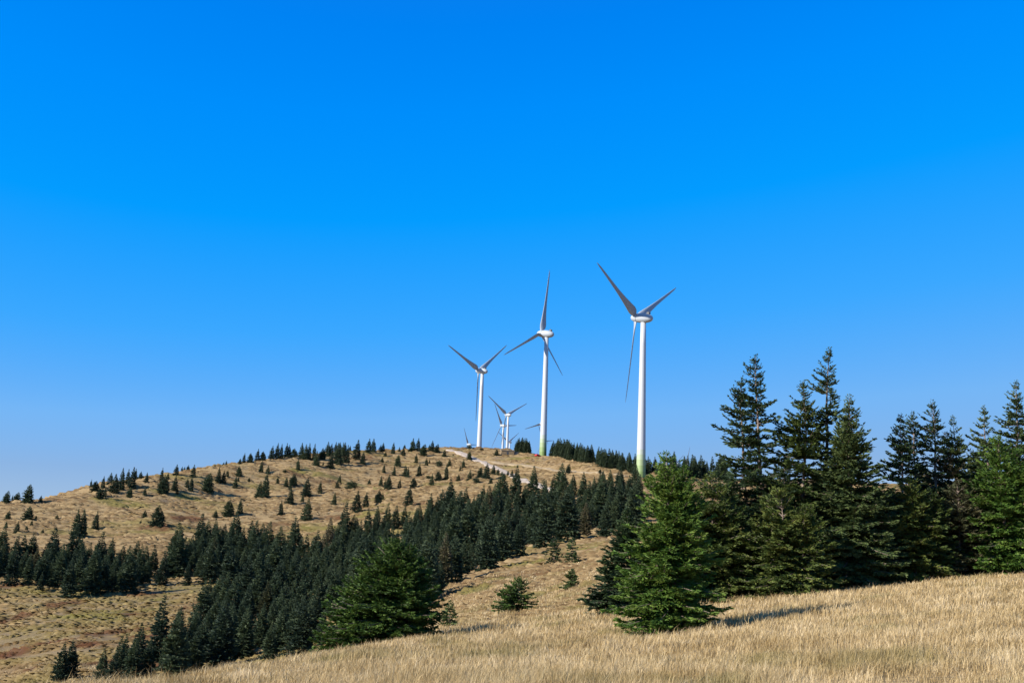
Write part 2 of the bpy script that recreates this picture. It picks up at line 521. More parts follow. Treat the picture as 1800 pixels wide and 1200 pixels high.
def noise(scale, detail=4, rough=0.6, stretch=None):
    n = N.new("ShaderNodeTexNoise"); n.inputs['Scale'].default_value = scale
    n.inputs['Detail'].default_value = detail; n.inputs['Roughness'].default_value = rough
    if stretch:
        mpn = N.new("ShaderNodeMapping"); mpn.inputs['Scale'].default_value = stretch
        L.new(tc.outputs['Object'], mpn.inputs['Vector']); L.new(mpn.outputs[0], n.inputs['Vector'])
    else:
        L.new(tc.outputs['Object'], n.inputs['Vector'])
    return n


n1 = noise(0.06, 5, 0.62, (1, 2.2, 1)); n2 = noise(0.55, 4, 0.65, (1, 2.5, 1)); n3 = noise(6.0, 3)
ad = N.new("ShaderNodeMath"); ad.operation = 'MULTIPLY_ADD'; ad.inputs[1].default_value = 0.55
L.new(n1.outputs['Fac'], ad.inputs[0])
ad2 = N.new("ShaderNodeMath"); ad2.operation = 'MULTIPLY_ADD'; ad2.inputs[1].default_value = 0.45; L.new(n2.outputs['Fac'], ad2.inputs[0])
L.new(ad2.outputs[0], ad.inputs[2])
r = ramp(N, [(0.34, (0.085, 0.049, 0.021)), (0.44, (0.150, 0.094, 0.041)), (0.55, (0.21, 0.138, 0.062)), (0.68, (0.28, 0.194, 0.094))])
L.new(ad.outputs[0], r.inputs['Fac'])
at = N.new("ShaderNodeAttribute"); at.attribute_name = "cover"
sx = N.new("ShaderNodeSeparateColor"); L.new(at.outputs['Color'], sx.inputs[0])


def mixin(prev, fac, col):
    k = N.new("ShaderNodeMix"); k.data_type = 'RGBA'; k.inputs['B'].default_value = (*col, 1)
    L.new(fac, k.inputs['Factor']); L.new(prev, k.inputs['A'])
    return k.outputs['Result']


c = mixin(r.outputs['Color'], sx.outputs['Green'], (0.135, 0.115, 0.034))
c = mixin(c, sx.outputs['Red'], (0.085, 0.036, 0.015))
c = mixin(c, sx.outputs['Blue'], (0.15, 0.11, 0.07))
L.new(c, b.inputs['Base Color'])
bp = N.new("ShaderNodeBump"); bp.inputs['Strength'].default_value = 0.9; bp.inputs['Distance'].default_value = 0.5
L.new(n2.outputs['Fac'], bp.inputs['Height'])
L.new(bp.outputs[0], b.inputs['Normal'])
MAT['dry_turf'] = m

# ------------------------------------------------------------------ what grows where (0..1 masks)
BLOBS_RED = [(110, 1062, 22, 9), (190, 1112, 34, 8), (255, 1046, 26, 8), (342, 1062, 10, 14), (25, 1088, 22, 8), (330, 912, 26, 5), 
             (150, 1135, 30, 6), (20, 1150, 30, 6), (285, 925, 40, 4), (430, 955, 30, 5), (600, 912, 20, 4), (45, 1178, 28, 6), (230, 1080, 40, 5)]
BLOBS_GREEN = [(40, 1042, 70, 14), (60, 1120, 80, 18), (160, 1090, 60, 14), (250, 1110, 60, 14), (560, 930, 60, 8), (640, 905, 40, 6), (120, 1165, 80, 14),
               (840, 1032, 30, 7), (880, 1012, 40, 6), (920, 992, 40, 6), (975, 976, 30, 5), (1040, 965, 30, 5), (825, 1078, 30, 6), (870, 1066, 30, 5), (930, 1047, 30, 5), (980, 1032, 30, 5), (1035, 1030, 20, 5), (480, 1110, 40, 12), (590, 1120, 40, 12), (540, 830, 40, 5),
               (220, 885, 60, 8), (330, 875, 60, 6), (700, 1000, 60, 20), (920, 806, 40, 3)]
BLOBS_EARTH = [(960, 806, 36, 4), (990, 811, 30, 4), (880, 803, 25, 3), (930, 812, 60, 3), (300, 885, 20, 4)]


def photo_px(x, y, z):
    v = np.stack([x, y, z], -1) @ M3
    w = np.maximum(-v[..., 2], 1e-3)
    return 900 + F * v[..., 0] / w, 600 - F * v[..., 1] / w


BLOB_W = {}


def blob_world(blobs):
    out = []
    for bx, by, sx_, sy_ in blobs:
        c0 = hit(bx, by, fg_edge(bx) + 6)
        c1 = hit(bx, by - sy_, fg_edge(bx) + 6); c2 = hit(bx, by + sy_, fg_edge(bx) + 6)
        wx = sx_ * c0[3] / F
        wy = min(max(abs(c1[1] - c2[1]) * 0.5, wx * 0.4), 60)
        out.append((c0[0], c0[1], wx, wy))
    return out


W_RED, W_GREEN, W_EARTH = blob_world(BLOBS_RED), blob_world(BLOBS_GREEN), blob_world(BLOBS_EARTH)


def cover(x, y):
    r = np.hypot(x, y)
    wob = 1.0 + 1.3 * fbm(x / 5.0, y / 5.0, 31, 3)
    far = smooth(70, 110, r)

    def acc(ws):
        s = np.zeros_like(x)
        for bx, by, wx, wy in ws:
            q = ((x - bx) / wx) ** 2 + ((y - by) / wy) ** 2
            s = np.maximum(s, np.exp(-q))
        return s
    red = smooth(0.3, 0.75, acc(W_RED) * wob) * 0.85 * far
    grn = smooth(0.25, 0.8, acc(W_GREEN) * wob) * 0.8 * far
    ear = smooth(0.3, 0.8, acc(W_EARTH) * wob) * 0.75 * far
    # loose natural variation
    az_ = np.arctan2(x, y)
    low = smooth(80, 110, r) * (1 - smooth(225, 290, r)) * (1 - smooth(-0.16, -0.06, az_))
    grn = np.maximum(grn * (1 - 0.45 * low), low * (0.22 + 0.5 * fbm(x / 9.0, y / 6.0, 53, 3)))
    ear = np.maximum(ear, low * np.clip(0.35 + 0.6 * fbm(x / 6.0, y / 4.0, 57, 3), 0, 1))
    p_ = x * 0.62 - y * 0.78; q_ = x * 0.78 + y * 0.62
    red = np.maximum(red, low * 0.9 * smooth(0.24, 0.5, fbm(q_ / 26.0, p_ / 6.0, 59, 3)))
    nz = fbm(x / 22.0, y / 12.0, 41, 4)
    red = np.clip(red + 0.55 * smooth(0.32, 0.62, nz) * smooth(90, 160, r), 0, 1)
    nz2 = fbm(x / 30.0, y / 15.0, 47, 4)
    grn = np.clip(grn + 0.6 * smooth(0.1, 0.6, nz2) * smooth(90, 160, r) + 0.6 * smooth(0.15, 0.6, fbm(x / 2.2, y / 3.0, 49, 4)) * (1 - far), 0, 1)
    return np.stack([red, grn, ear, np.ones_like(x)], -1).astype(np.float32)


def paint_cover(me, xy):
    a = me.color_attributes.new("cover", 'FLOAT_COLOR', 'POINT')
    a.data.foreach_set("color", cover(xy[:, 0], xy[:, 1]).ravel())


# ------------------------------------------------------------------ ground sheet
az_front = np.radians(np.arange(-34, 34.01, 0.11))
az_back = np.radians(np.arange(37, 324, 3.0))
az_all = np.concatenate([az_front, az_back])
az_all = np.where(az_all > math.pi, az_all - 2 * math.pi, az_all)
rows = np.concatenate([np.exp(np.linspace(math.log(1.2), math.log(90), 190))[:-1],
                       np.exp(np.linspace(math.log(90), math.log(230), 120))[:-1],
                       np.linspace(230, 800, 400)[:-1],
                       np.exp(np.linspace(math.log(800), math.log(8500), 70))])
A, Rr = np.meshgrid(az_all, rows)
X = Rr * np.sin(A); Y = Rr * np.cos(A)
Zg = ground_az(A, Rr)
nr, na = A.shape
V = np.stack([X.ravel(), Y.ravel(), Zg.ravel()], -1)
V = np.vstack([V, [[0, 0, float(ground_az(0.0, 1.2))]]])
ii, jj = np.meshgrid(np.arange(nr - 1), np.arange(na), indexing='ij')
j2 = (jj + 1) % na
Q = np.stack([ii * na + jj, ii * na + j2, (ii + 1) * na + j2, (ii + 1) * na + jj], -1).reshape(-1, 4)[:, ::-1]
ctr = len(V) - 1
T = np.stack([np.full(na, ctr), (np.arange(na) + 1) % na, np.arange(na)], -1)
me = np_mesh("ground", V, [Q, T], True)
paint_cover(me, V)
tag(link("ground", me, MAT['dry_turf']), kind="structure")


# ------------------------------------------------------------------ roads over the hill
def strip(name, pts, width, mat, lift=0.22):
    P = np.array([hit(px, py, 300)[:2] for px, py in pts])
    s = np.concatenate([[0], np.cumsum(np.hypot(*np.diff(P, axis=0).T))])
    u = np.arange(0, s[-1], 2.0)
    x = pchip(s, P[:, 0], u); y = pchip(s, P[:, 1], u)
    dx = np.gradient(x); dy = np.gradient(y); l = np.hypot(dx, dy)
    nx, ny = -dy / l, dx / l
    k = np.linspace(-1, 1, 7)
    wv = width * 0.5 * (1 + 0.35 * fbm(u / 9, u * 0 + 3, 5, 2))
    gx = x[:, None] + nx[:, None] * k * wv[:, None]; gy = y[:, None] + ny[:, None] * k * wv[:, None]
    gz = ground_xy(gx, gy)
    gz = np.maximum(gz, 0.5 * (gz.mean(1, keepdims=True) + gz)) + lift
    gz[:, [0, -1]] -= 0.6
    n, w = gx.shape
    V = np.stack([gx.ravel(), gy.ravel(), gz.ravel()], -1)
    i, j = np.meshgrid(np.arange(n - 1), np.arange(w - 1), indexing='ij')
    Q = np.stack([i * w + j, i * w + j + 1, (i + 1) * w + j + 1, (i + 1) * w + j], -1).reshape(-1, 4)
    o = link(name, np_mesh(name, V, [Q], True), mat)
    ROADS.append((np.stack([x, y], -1), width))
    return tag(o, kind="structure")


ROADS = []
strip("gravel_road", [(790, 790.5), (806, 794), (818, 799.5), (829, 804.5), (843, 811), (858, 817), (872, 823), (887, 830), (902, 836), (917, 842), (934, 849), (955, 858), (985, 868)], 5.4, MAT['gravel'], 0.35)
strip("worn_track", [(846, 811), (872, 812.5), (900, 816), (930, 819.5), (965, 823.5), (1010, 829), (1060, 834), (1105, 838)], 3.2, MAT['worn_track'])
strip("grassy_track", [(520, 818), (545, 824), (570, 834), (600, 844), (640, 855), (690, 868)], 5.5, MAT['green_track'], 0.12)

# ------------------------------------------------------------------ wind turbines
HUB_H = 78.0
BLADE = 42.0


def make_blade_mesh():
    secs = []
    prof = [(1.2, 1.9, 1.9, 50), (2.4, 2.3, 1.7, 38), (4.0, 3.8, 1.3, 26), (6.0, 4.2, 1.05, 20), (9.0, 3.6, 0.8, 15), (14.0, 2.7, 0.58, 10),
            (20.0, 1.95, 0.42, 6), (27.0, 1.5, 0.3, 3.5), (34.0, 1.15, 0.22, 1.5), (38.5, 0.9, 0.16, 0.5), (40.4, 0.6, 0.11, 0), (BLADE, 0.18, 0.06, 0)]
    for rr_, ch, th, tw in prof:
        t = -math.radians(tw + 14)
        s = []
        for k in range(14):
            a = 2 * math.pi * k / 14
            cx = math.cos(a) * 0.5 * ch
            ty = math.sin(a) * 0.5 * th
            f_ = 0 if rr_ < 2 else 1
            cx2 = cx - f_ * 0.18 * ch
            ty *= (1 - 0.55 * f_ * (0.5 - cx / ch)) if f_ else 1
            s.append((ty * math.cos(t) - cx2 * math.sin(t) + 0.02 * rr_ * rr_ / BLADE, cx2 * math.cos(t) + ty * math.sin(t), rr_))
        secs.append(s)
    b_ = MB(); b_.loft(secs)
    me_ = bpy.data.meshes.new("blade"); me_.from_pydata(b_.v, [], b_.f); me_.update()
    me_.polygons.foreach_set("use_smooth", np.ones(len(me_.polygons), bool))
    me_.materials.append(MAT['shaded_blade_paint'])
    return me_


def revolve_x(prof, n=24):
    mb_ = MB()
    mb_.loft([[(x_, r_ * math.cos(2 * math.pi * k / n), r_ * math.sin(2 * math.pi * k / n)) for k in range(n)] for x_, r_ in prof])
    return mb_


blade_me = make_blade_mesh()


def make_turbine():
    root = empty("wind_turbine", (0, 0, 0))
    tb = MB()
    hs = [0, 1, 4, 10, 20, 35, 50, 65, HUB_H - 2.2]
    n = 32
    tb.loft([[((2.3 - 1.0 * (h / HUB_H) ** 0.9) * math.cos(2 * math.pi * k / n), (2.3 - 1.0 * (h / HUB_H) ** 0.9) * math.sin(2 * math.pi * k / n), h - (2.0 if h == 0 else 0))
              for k in range(n)] for h in hs])
    tw = tb.build("tower", MAT['tower_paint'], root, True)
    d = MB(); d.box(-0.5, 0.5, -2.37, -2.2, 0.6, 2.9)
    d.build("door", MAT['steel_and_shade'], tw)
    nb = revolve_x([(-5.3, 0.05), (-5.15, 0.7), (-4.6, 1.35), (-3.6, 1.85), (-2.0, 2.25), (-0.5, 2.42), (1.2, 2.45), (2.6, 2.3), (3.0, 2.25)])
    nac = nb.build("nacelle", MAT['white_paint'], root, True); nac.location = (0, 0, HUB_H)
    c = MB(); c.box(-3.3, -1.9, -0.7, 0.7, 2.0, 3.0); c.tube([(-2.6, 0.4, 3.0), (-2.6, 0.4, 4.2)], [0.06, 0.05], 6)
    an = c.build("wind_vane", MAT['steel_and_shade'], nac)
    hb = revolve_x([(3.06, 2.2), (3.6, 2.22), (5.0, 2.05), (6.2, 1.5), (6.9, 0.85), (7.2, 0.3), (7.25, 0.03)])
    hub = hb.build("hub", MAT['white_paint'], root, True); hub.location = (0, 0, HUB_H)
    for k in range(3):
        bl = link("blade", blade_me, None, root)
    return root


TILT = math.radians(7)


def set_rotor(root, theta):
    k = 0
    tip_up = Matrix.Rotation(-TILT, 3, 'Y')
    for ch in root.children:
        kind = ch.name.split(".")[0]
        if kind in ("nacelle", "hub"):
            ch.rotation_euler = (0, -TILT, 0)
        elif kind == "blade":
            ch.location = Vector((0, 0, HUB_H)) + tip_up @ Vector((4.5, 0, 0))
            ch.rotation_euler = (tip_up @ Matrix.Rotation(math.radians(theta + 120 * k), 3, 'X')).to_euler()
            k += 1


def copy_tree(o, parent=None):
    c = o.copy(); COL.objects.link(c); c.parent = parent
    for ch in o.children:
        copy_tree(ch, c)
    return c


TURBINES = [   # hub x, hub y in the photo, rough distance, rotor angle, axis azimuth left of straight ahead, label
    (1131, 559, 524, -62, 51, "nearest tall white wind turbine with green tower foot, standing farthest right behind the bushy spruce"),
    (961, 587, 690, 2, 57, "white wind turbine with one blade pointing straight up, beside the red car"),
    (848, 652, 850, -69, 51, "white wind turbine with rotor in Y shape on the crest left of the track"),
    (893.5, 729, 1440, -58, 42, "more distant white turbine with sunlit right blade, in front of a cluster of others"),
    (885, 748, 1650, -36, 52, "distant turbine whose tower crosses the tower of the slightly nearer turbine"),
    (896, 777, 2290, -64, 52, "small far turbine showing two short blades low behind the paired towers"),
    (825, 781, 2300, -33, 58, "small far turbine with only nacelle and blade above the crest, left of track"),
    (954.5, 746, 1500, -106, 55, "distant turbine hidden behind the tower beside the red car, one blade out left"),
    (957, 775, 2275, 84, 55, "far turbine behind the middle tower with one short level blade out right"),
    (1190, 815, 2300, -66, 48, "far turbine with V of two blades just above the bushy spruce top"),
    (1209, 813, 2600, 14, 48, "far turbine with one upright blade right of the bushy spruce top"),
]
proto_t = make_turbine()
TURB_POS = []
for n_, (hx, hy, r0, th, yaw, lab) in enumerate(TURBINES):
    d = ray(hx, hy); az = math.atan2(d[0], d[1])
    rs = np.linspace(r0 * 0.8, r0 * 1.25, 600)
    g = ground_az(np.full(600, az), rs)
    if n_ == 0:
        r = r0; z = d[2] * r - HUB_H
    else:
        e = np.abs(g + HUB_H - d[2] * rs) + np.abs(rs - r0) * 0.004
        r = rs[np.argmin(e)]; z = d[2] * r - HUB_H
    o = proto_t if n_ == 0 else copy_tree(proto_t)
    o.location = (r * math.sin(az), r * math.cos(az), z)
    o.rotation_euler = (0, 0, math.radians(90 + yaw))
    set_rotor(o, th)
    tag(o, lab, "wind turbine", "wind turbines on the ridge")
    TURB_POS.append((r * math.sin(az), r * math.cos(az), float(ground_az(az, r)), z))
print("TURB base minus ground:", [round(t[3] - t[2], 1) for t in TURB_POS])

# ------------------------------------------------------------------ hut and red car by the middle turbine
hx, hy, hz, hr = hit(893, 799.5, 400)
hut = empty("hut", (hx, hy, hz), math.radians(12))
tag(hut, "low flat-roofed wooden hut with sunlit front beside the turbine track", "hut")
w = MB(); w.box(-4.6, 3.6, -1.6, 2.2, -0.8, 2.7)
wall = w.build("wall", MAT['plank'], hut)
rf = MB(); rf.box(-4.85, 3.85, -1.85, 2.45, 2.7, 2.95)
rf.build("roof", MAT['roof_sheet'], hut)
dr = MB(); dr.box(-1.2, -0.1, -1.66, -1.58, 0.0, 2.1); dr.build("door", MAT['steel_and_shade'], hut)
an = MB(); an.box(3.62, 6.3, -1.3, 1.9, -0.8, 2.3); an.build("shaded_end", MAT['steel_and_shade'], hut)  # hut's shaded end, added as a dark block with the shade in its colour

cx, cy, cz, cr = hit(945.5, 802.5, 400)
car = empty("parked_car", (cx, cy, cz + 0.05), math.radians(35))
tag(car, "small red car parked at the green foot of the middle wind turbine", "car")


def car_section(x, zb, zs, zt, wb, wt):
    return [(x, -wb, zb), (x, wb, zb), (x, wb * 1.03, (zb + zs) / 2), (x, wb * 0.98, zs), (x, wt, zt), (x, -wt, zt), (x, -wb * 0.98, zs), (x, -wb * 1.03, (zb + zs) / 2)]


bd = MB()
bd.loft([car_section(-1.95, .45, .75, .9, .7, .6), car_section(-1.85, .3, .9, 1.15, .82, .66), car_section(-1.45, .25, .95, 1.48, .86, .6),
         car_section(-.2, .25, .95, 1.52, .87, .6), car_section(.55, .25, .93, 1.3, .87, .62), car_section(1.0, .25, .9, .97, .86, .7),
         car_section(1.7, .28, .78, .86, .82, .66), car_section(1.95, .42, .62, .72, .7, .55)])
body = bd.build("body", MAT['red_paint'], car, True)
for sgn in (-1, 1):
    g = MB()
    g.add([(-1.3, sgn * .865, 1.0), (.55, sgn * .875, .98), (.35, sgn * .70, 1.33), (-1.25, sgn * .665, 1.41)], [(0, 1, 2, 3) if sgn < 0 else (3, 2, 1, 0)])
    g.build("side_window", MAT['glass'], car)
    for wx in (-1.25, 1.25):
        t_ = MB(); t_.tube([(wx, sgn * .70, .31), (wx, sgn * .92, .31)], [.31, .31], 18)
        ty = t_.build("wheel", MAT['rubber'], car)
        rm = MB(); rm.tube([(wx, sgn * .90, .31), (wx, sgn * .935, .31)], [.2, .18], 14); rm.build("rim", MAT['white_paint'], ty)
ws = MB(); ws.add([(.98, -.7, 1.01), (.98, .7, 1.01), (.60, .58, 1.31), (.60, -.58, 1.31)], [(0, 1, 2, 3)]); ws.build("windscreen", MAT['glass'], car)
rw = MB(); rw.add([(-1.88, .62, 1.14), (-1.88, -.62, 1.14), (-1.53, -.55, 1.47), (-1.53, .55, 1.47)], [(0, 1, 2, 3)]); rw.build("rear_window", MAT['glass'], car)


# ------------------------------------------------------------------ spruces
def unit(v):
    return v / np.maximum(np.linalg.norm(v, axis=-1, keepdims=True), 1e-9)


def spruce(seed, H, R, stems=((0, 0, 1.0),), cb=0.04, power=0.85, nbr=220, sp_tw=0.10, sp_sp=0.09, sprig=(0.17, 0.034),
           flag=0.25, bare=None, droop=0.2, tmin=0.3, wood_branches=True, ragged=0.3, layers=26, tw_len=0.34, spread=34):
    """one spruce: returns (crown verts, crown quads, wood MB). Branch whorls carry side twigs, twigs carry needle sprigs.
    flag: crown longer on the lee (-X) side; bare: (t0, t1, keep) part of the stem where few branches are left."""
    g = np.random.default_rng(seed)
    wood = MB()
    P0, D, LN, TT = [], [], [], []
    for si, (sx_, sy_, hf) in enumerate(stems):
        h = H * hf
        k = np.linspace(0, 1, 9)
        wob = np.cumsum(g.normal(0, 0.012 * h, (9, 2)), axis=0) * (k[:, None] > 0)
        base = np.array([sx_ * 0.25, sy_ * 0.25])
        line = np.stack([base[0] + (sx_ - base[0]) * np.minimum(k * 2.2, 1) + wob[:, 0] * 0.5, base[1] + (sy_ - base[1]) * np.minimum(k * 2.2, 1) + wob[:, 1] * 0.5, k * h], -1)
        line[0, 2] = -0.4
        r0 = 0.011 * h + 0.02
        wood.tube([tuple(p) for p in line], [max(r0 * (1 - q) ** 0.8, 0.008) for q in k], 8)
        nb = int(nbr * hf)
        t = cb + (0.985 - cb) * g.random(nb) ** 0.9
        if bare is not None:
            keep = ~((t > bare[0]) & (t < bare[1]) & (g.random(nb) > bare[2]))
            t = t[keep]
        # whorls
        t = np.where(g.random(len(t)) < 0.82, np.round(t * layers) / layers + g.normal(0, 0.10 / layers, len(t)), t)
        t = np.clip(t, cb * 0.6, 0.985)
        az = g.random(len(t)) * 2 * np.pi
        prof = (1 - t) ** power * np.minimum(1, 0.72 + t / 0.12 * 0.28)
        Lb = R * hf**0.6 * prof * (1 + flag * np.cos(az - np.pi)) * np.clip(g.normal(0.9, ragged, len(t)), 0.25, 1.35) + 0.06 * (sprig[0] / 0.17)
        el = np.radians(-14 + 60 * t ** 1.6 + g.normal(0, 7, len(t)))
        px = np.interp(t, k, line[:, 0]); py = np.interp(t, k, line[:, 1]); pz = np.interp(t, k, line[:, 2])
        P0.append(np.stack([px, py, pz], -1))
        D.append(np.stack([np.cos(az) * np.cos(el), np.sin(az) * np.cos(el), np.sin(el)], -1)); LN.append(Lb); TT.append(t)
        # leader shoot with short upright twigs
        nl = 16
        tl = 1.0 - 0.06 * g.random(nl) ** 1.6
        P0.append(np.stack([np.interp(tl, k, line[:, 0]), np.interp(tl, k, line[:, 1]), tl * h], -1))
        a2 = g.random(nl) * 2 * np.pi; e2 = np.radians(g.uniform(25, 88, nl))
        D.append(np.stack([np.cos(a2) * np.cos(e2), np.sin(a2) * np.cos(e2), np.sin(e2)], -1)); LN.append(np.full(nl, sprig[0] * 0.7)); TT.append(tl)
    P0 = np.concatenate(P0); D = np.concatenate(D); LN = np.concatenate(LN)
    TS = np.clip(tmin + 1.8 * (1 - np.concatenate(TT)), tmin, 1.0)      # twigs shorten towards the leader
    up = np.array([0, 0, 1.0])

    def along(p0, d, ln, s):
        p = p0 + d * (ln * s)[:, None]
        p[:, 2] += ln * (-droop * 1.9 * s**2 + droop * 1.9 * s**3)
        return p
    if wood_branches:
        for i in range(len(LN)):
            if LN[i] > 0.35:
                ss = np.array([0, 0.5, 0.92])
                pts = along(np.repeat(P0[i:i + 1], 3, 0), np.repeat(D[i:i + 1], 3, 0), np.full(3, LN[i]), ss)
                rb = 0.008 + 0.009 * LN[i]
                wood.tube([tuple(p) for p in pts], [rb, rb * 0.65, rb * 0.25], 4, False)
    # side twigs
    m = np.maximum(2, np.ceil(LN / sp_tw * 1.7).astype(int))
    bi = np.repeat(np.arange(len(LN)), m)
    s = np.clip(g.beta(1.5, 1.05, len(bi)), 0.10, 1.0)
    side = np.where(g.random(len(bi)) < 0.5, -1.0, 1.0)
    tip = g.random(len(bi)) < 0.12
    s = np.where(tip, 0.98, s)
    d = D[bi]; ln = LN[bi]
    lat = unit(np.cross(d, up))
    a = np.radians(g.uniform(30, 62, len(bi))); a = np.where(tip, np.radians(g.uniform(-15, 15, len(bi))), a)
    td = d * np.cos(a)[:, None] + lat * (side * np.sin(a))[:, None]
    td[:, 2] += g.normal(-0.06, 0.13, len(bi))
    td = unit(td)
    tl = np.minimum(tw_len * ln * (1.05 - s), 0.75) * g.uniform(0.5, 1.15, len(bi)) + sprig[0] * 0.5 * TS[bi]
    tp = along(P0[bi], d, ln, s)
    # sprigs
    q = np.maximum(1, np.ceil(tl / sp_sp).astype(int))
    ti = np.repeat(np.arange(len(tl)), q)
    u = g.random(len(ti))
    sp = tp[ti] + td[ti] * (tl[ti] * u)[:, None]
    lat2 = unit(np.cross(td[ti], up) + g.normal(0, 0.15, (len(ti), 3)))
    aa = np.radians(g.uniform(-spread, spread, len(ti)))
    sd = td[ti] * np.cos(aa)[:, None] + lat2 * np.sin(aa)[:, None] + g.normal(0, 0.13, (len(ti), 3))
    sd[:, 2] += 0.14
    sd = unit(sd)
    ts = TS[bi][ti]
    sl = sprig[0] * ts * g.uniform(0.6, 1.35, len(ti)); sw = sprig[1] * np.sqrt(ts) * g.uniform(0.7, 1.3, len(ti))
    av = unit(np.cross(sd, up + g.normal(0, 0.5, (len(ti), 3)))); bv = np.cross(sd, av)
    V_, n0 = [], len(ti)
    for ax in (av, bv):
        V_.append(np.stack([sp, sp + sd * (0.42 * sl)[:, None] + ax * sw[:, None], sp + sd * sl[:, None], sp + sd * (0.42 * sl)[:, None] - ax * sw[:, None]], 1))
    V_ = np.concatenate(V_).reshape(-1, 3)
    Qs = np.arange(len(V_)).reshape(-1, 4)
    return V_, Qs, wood


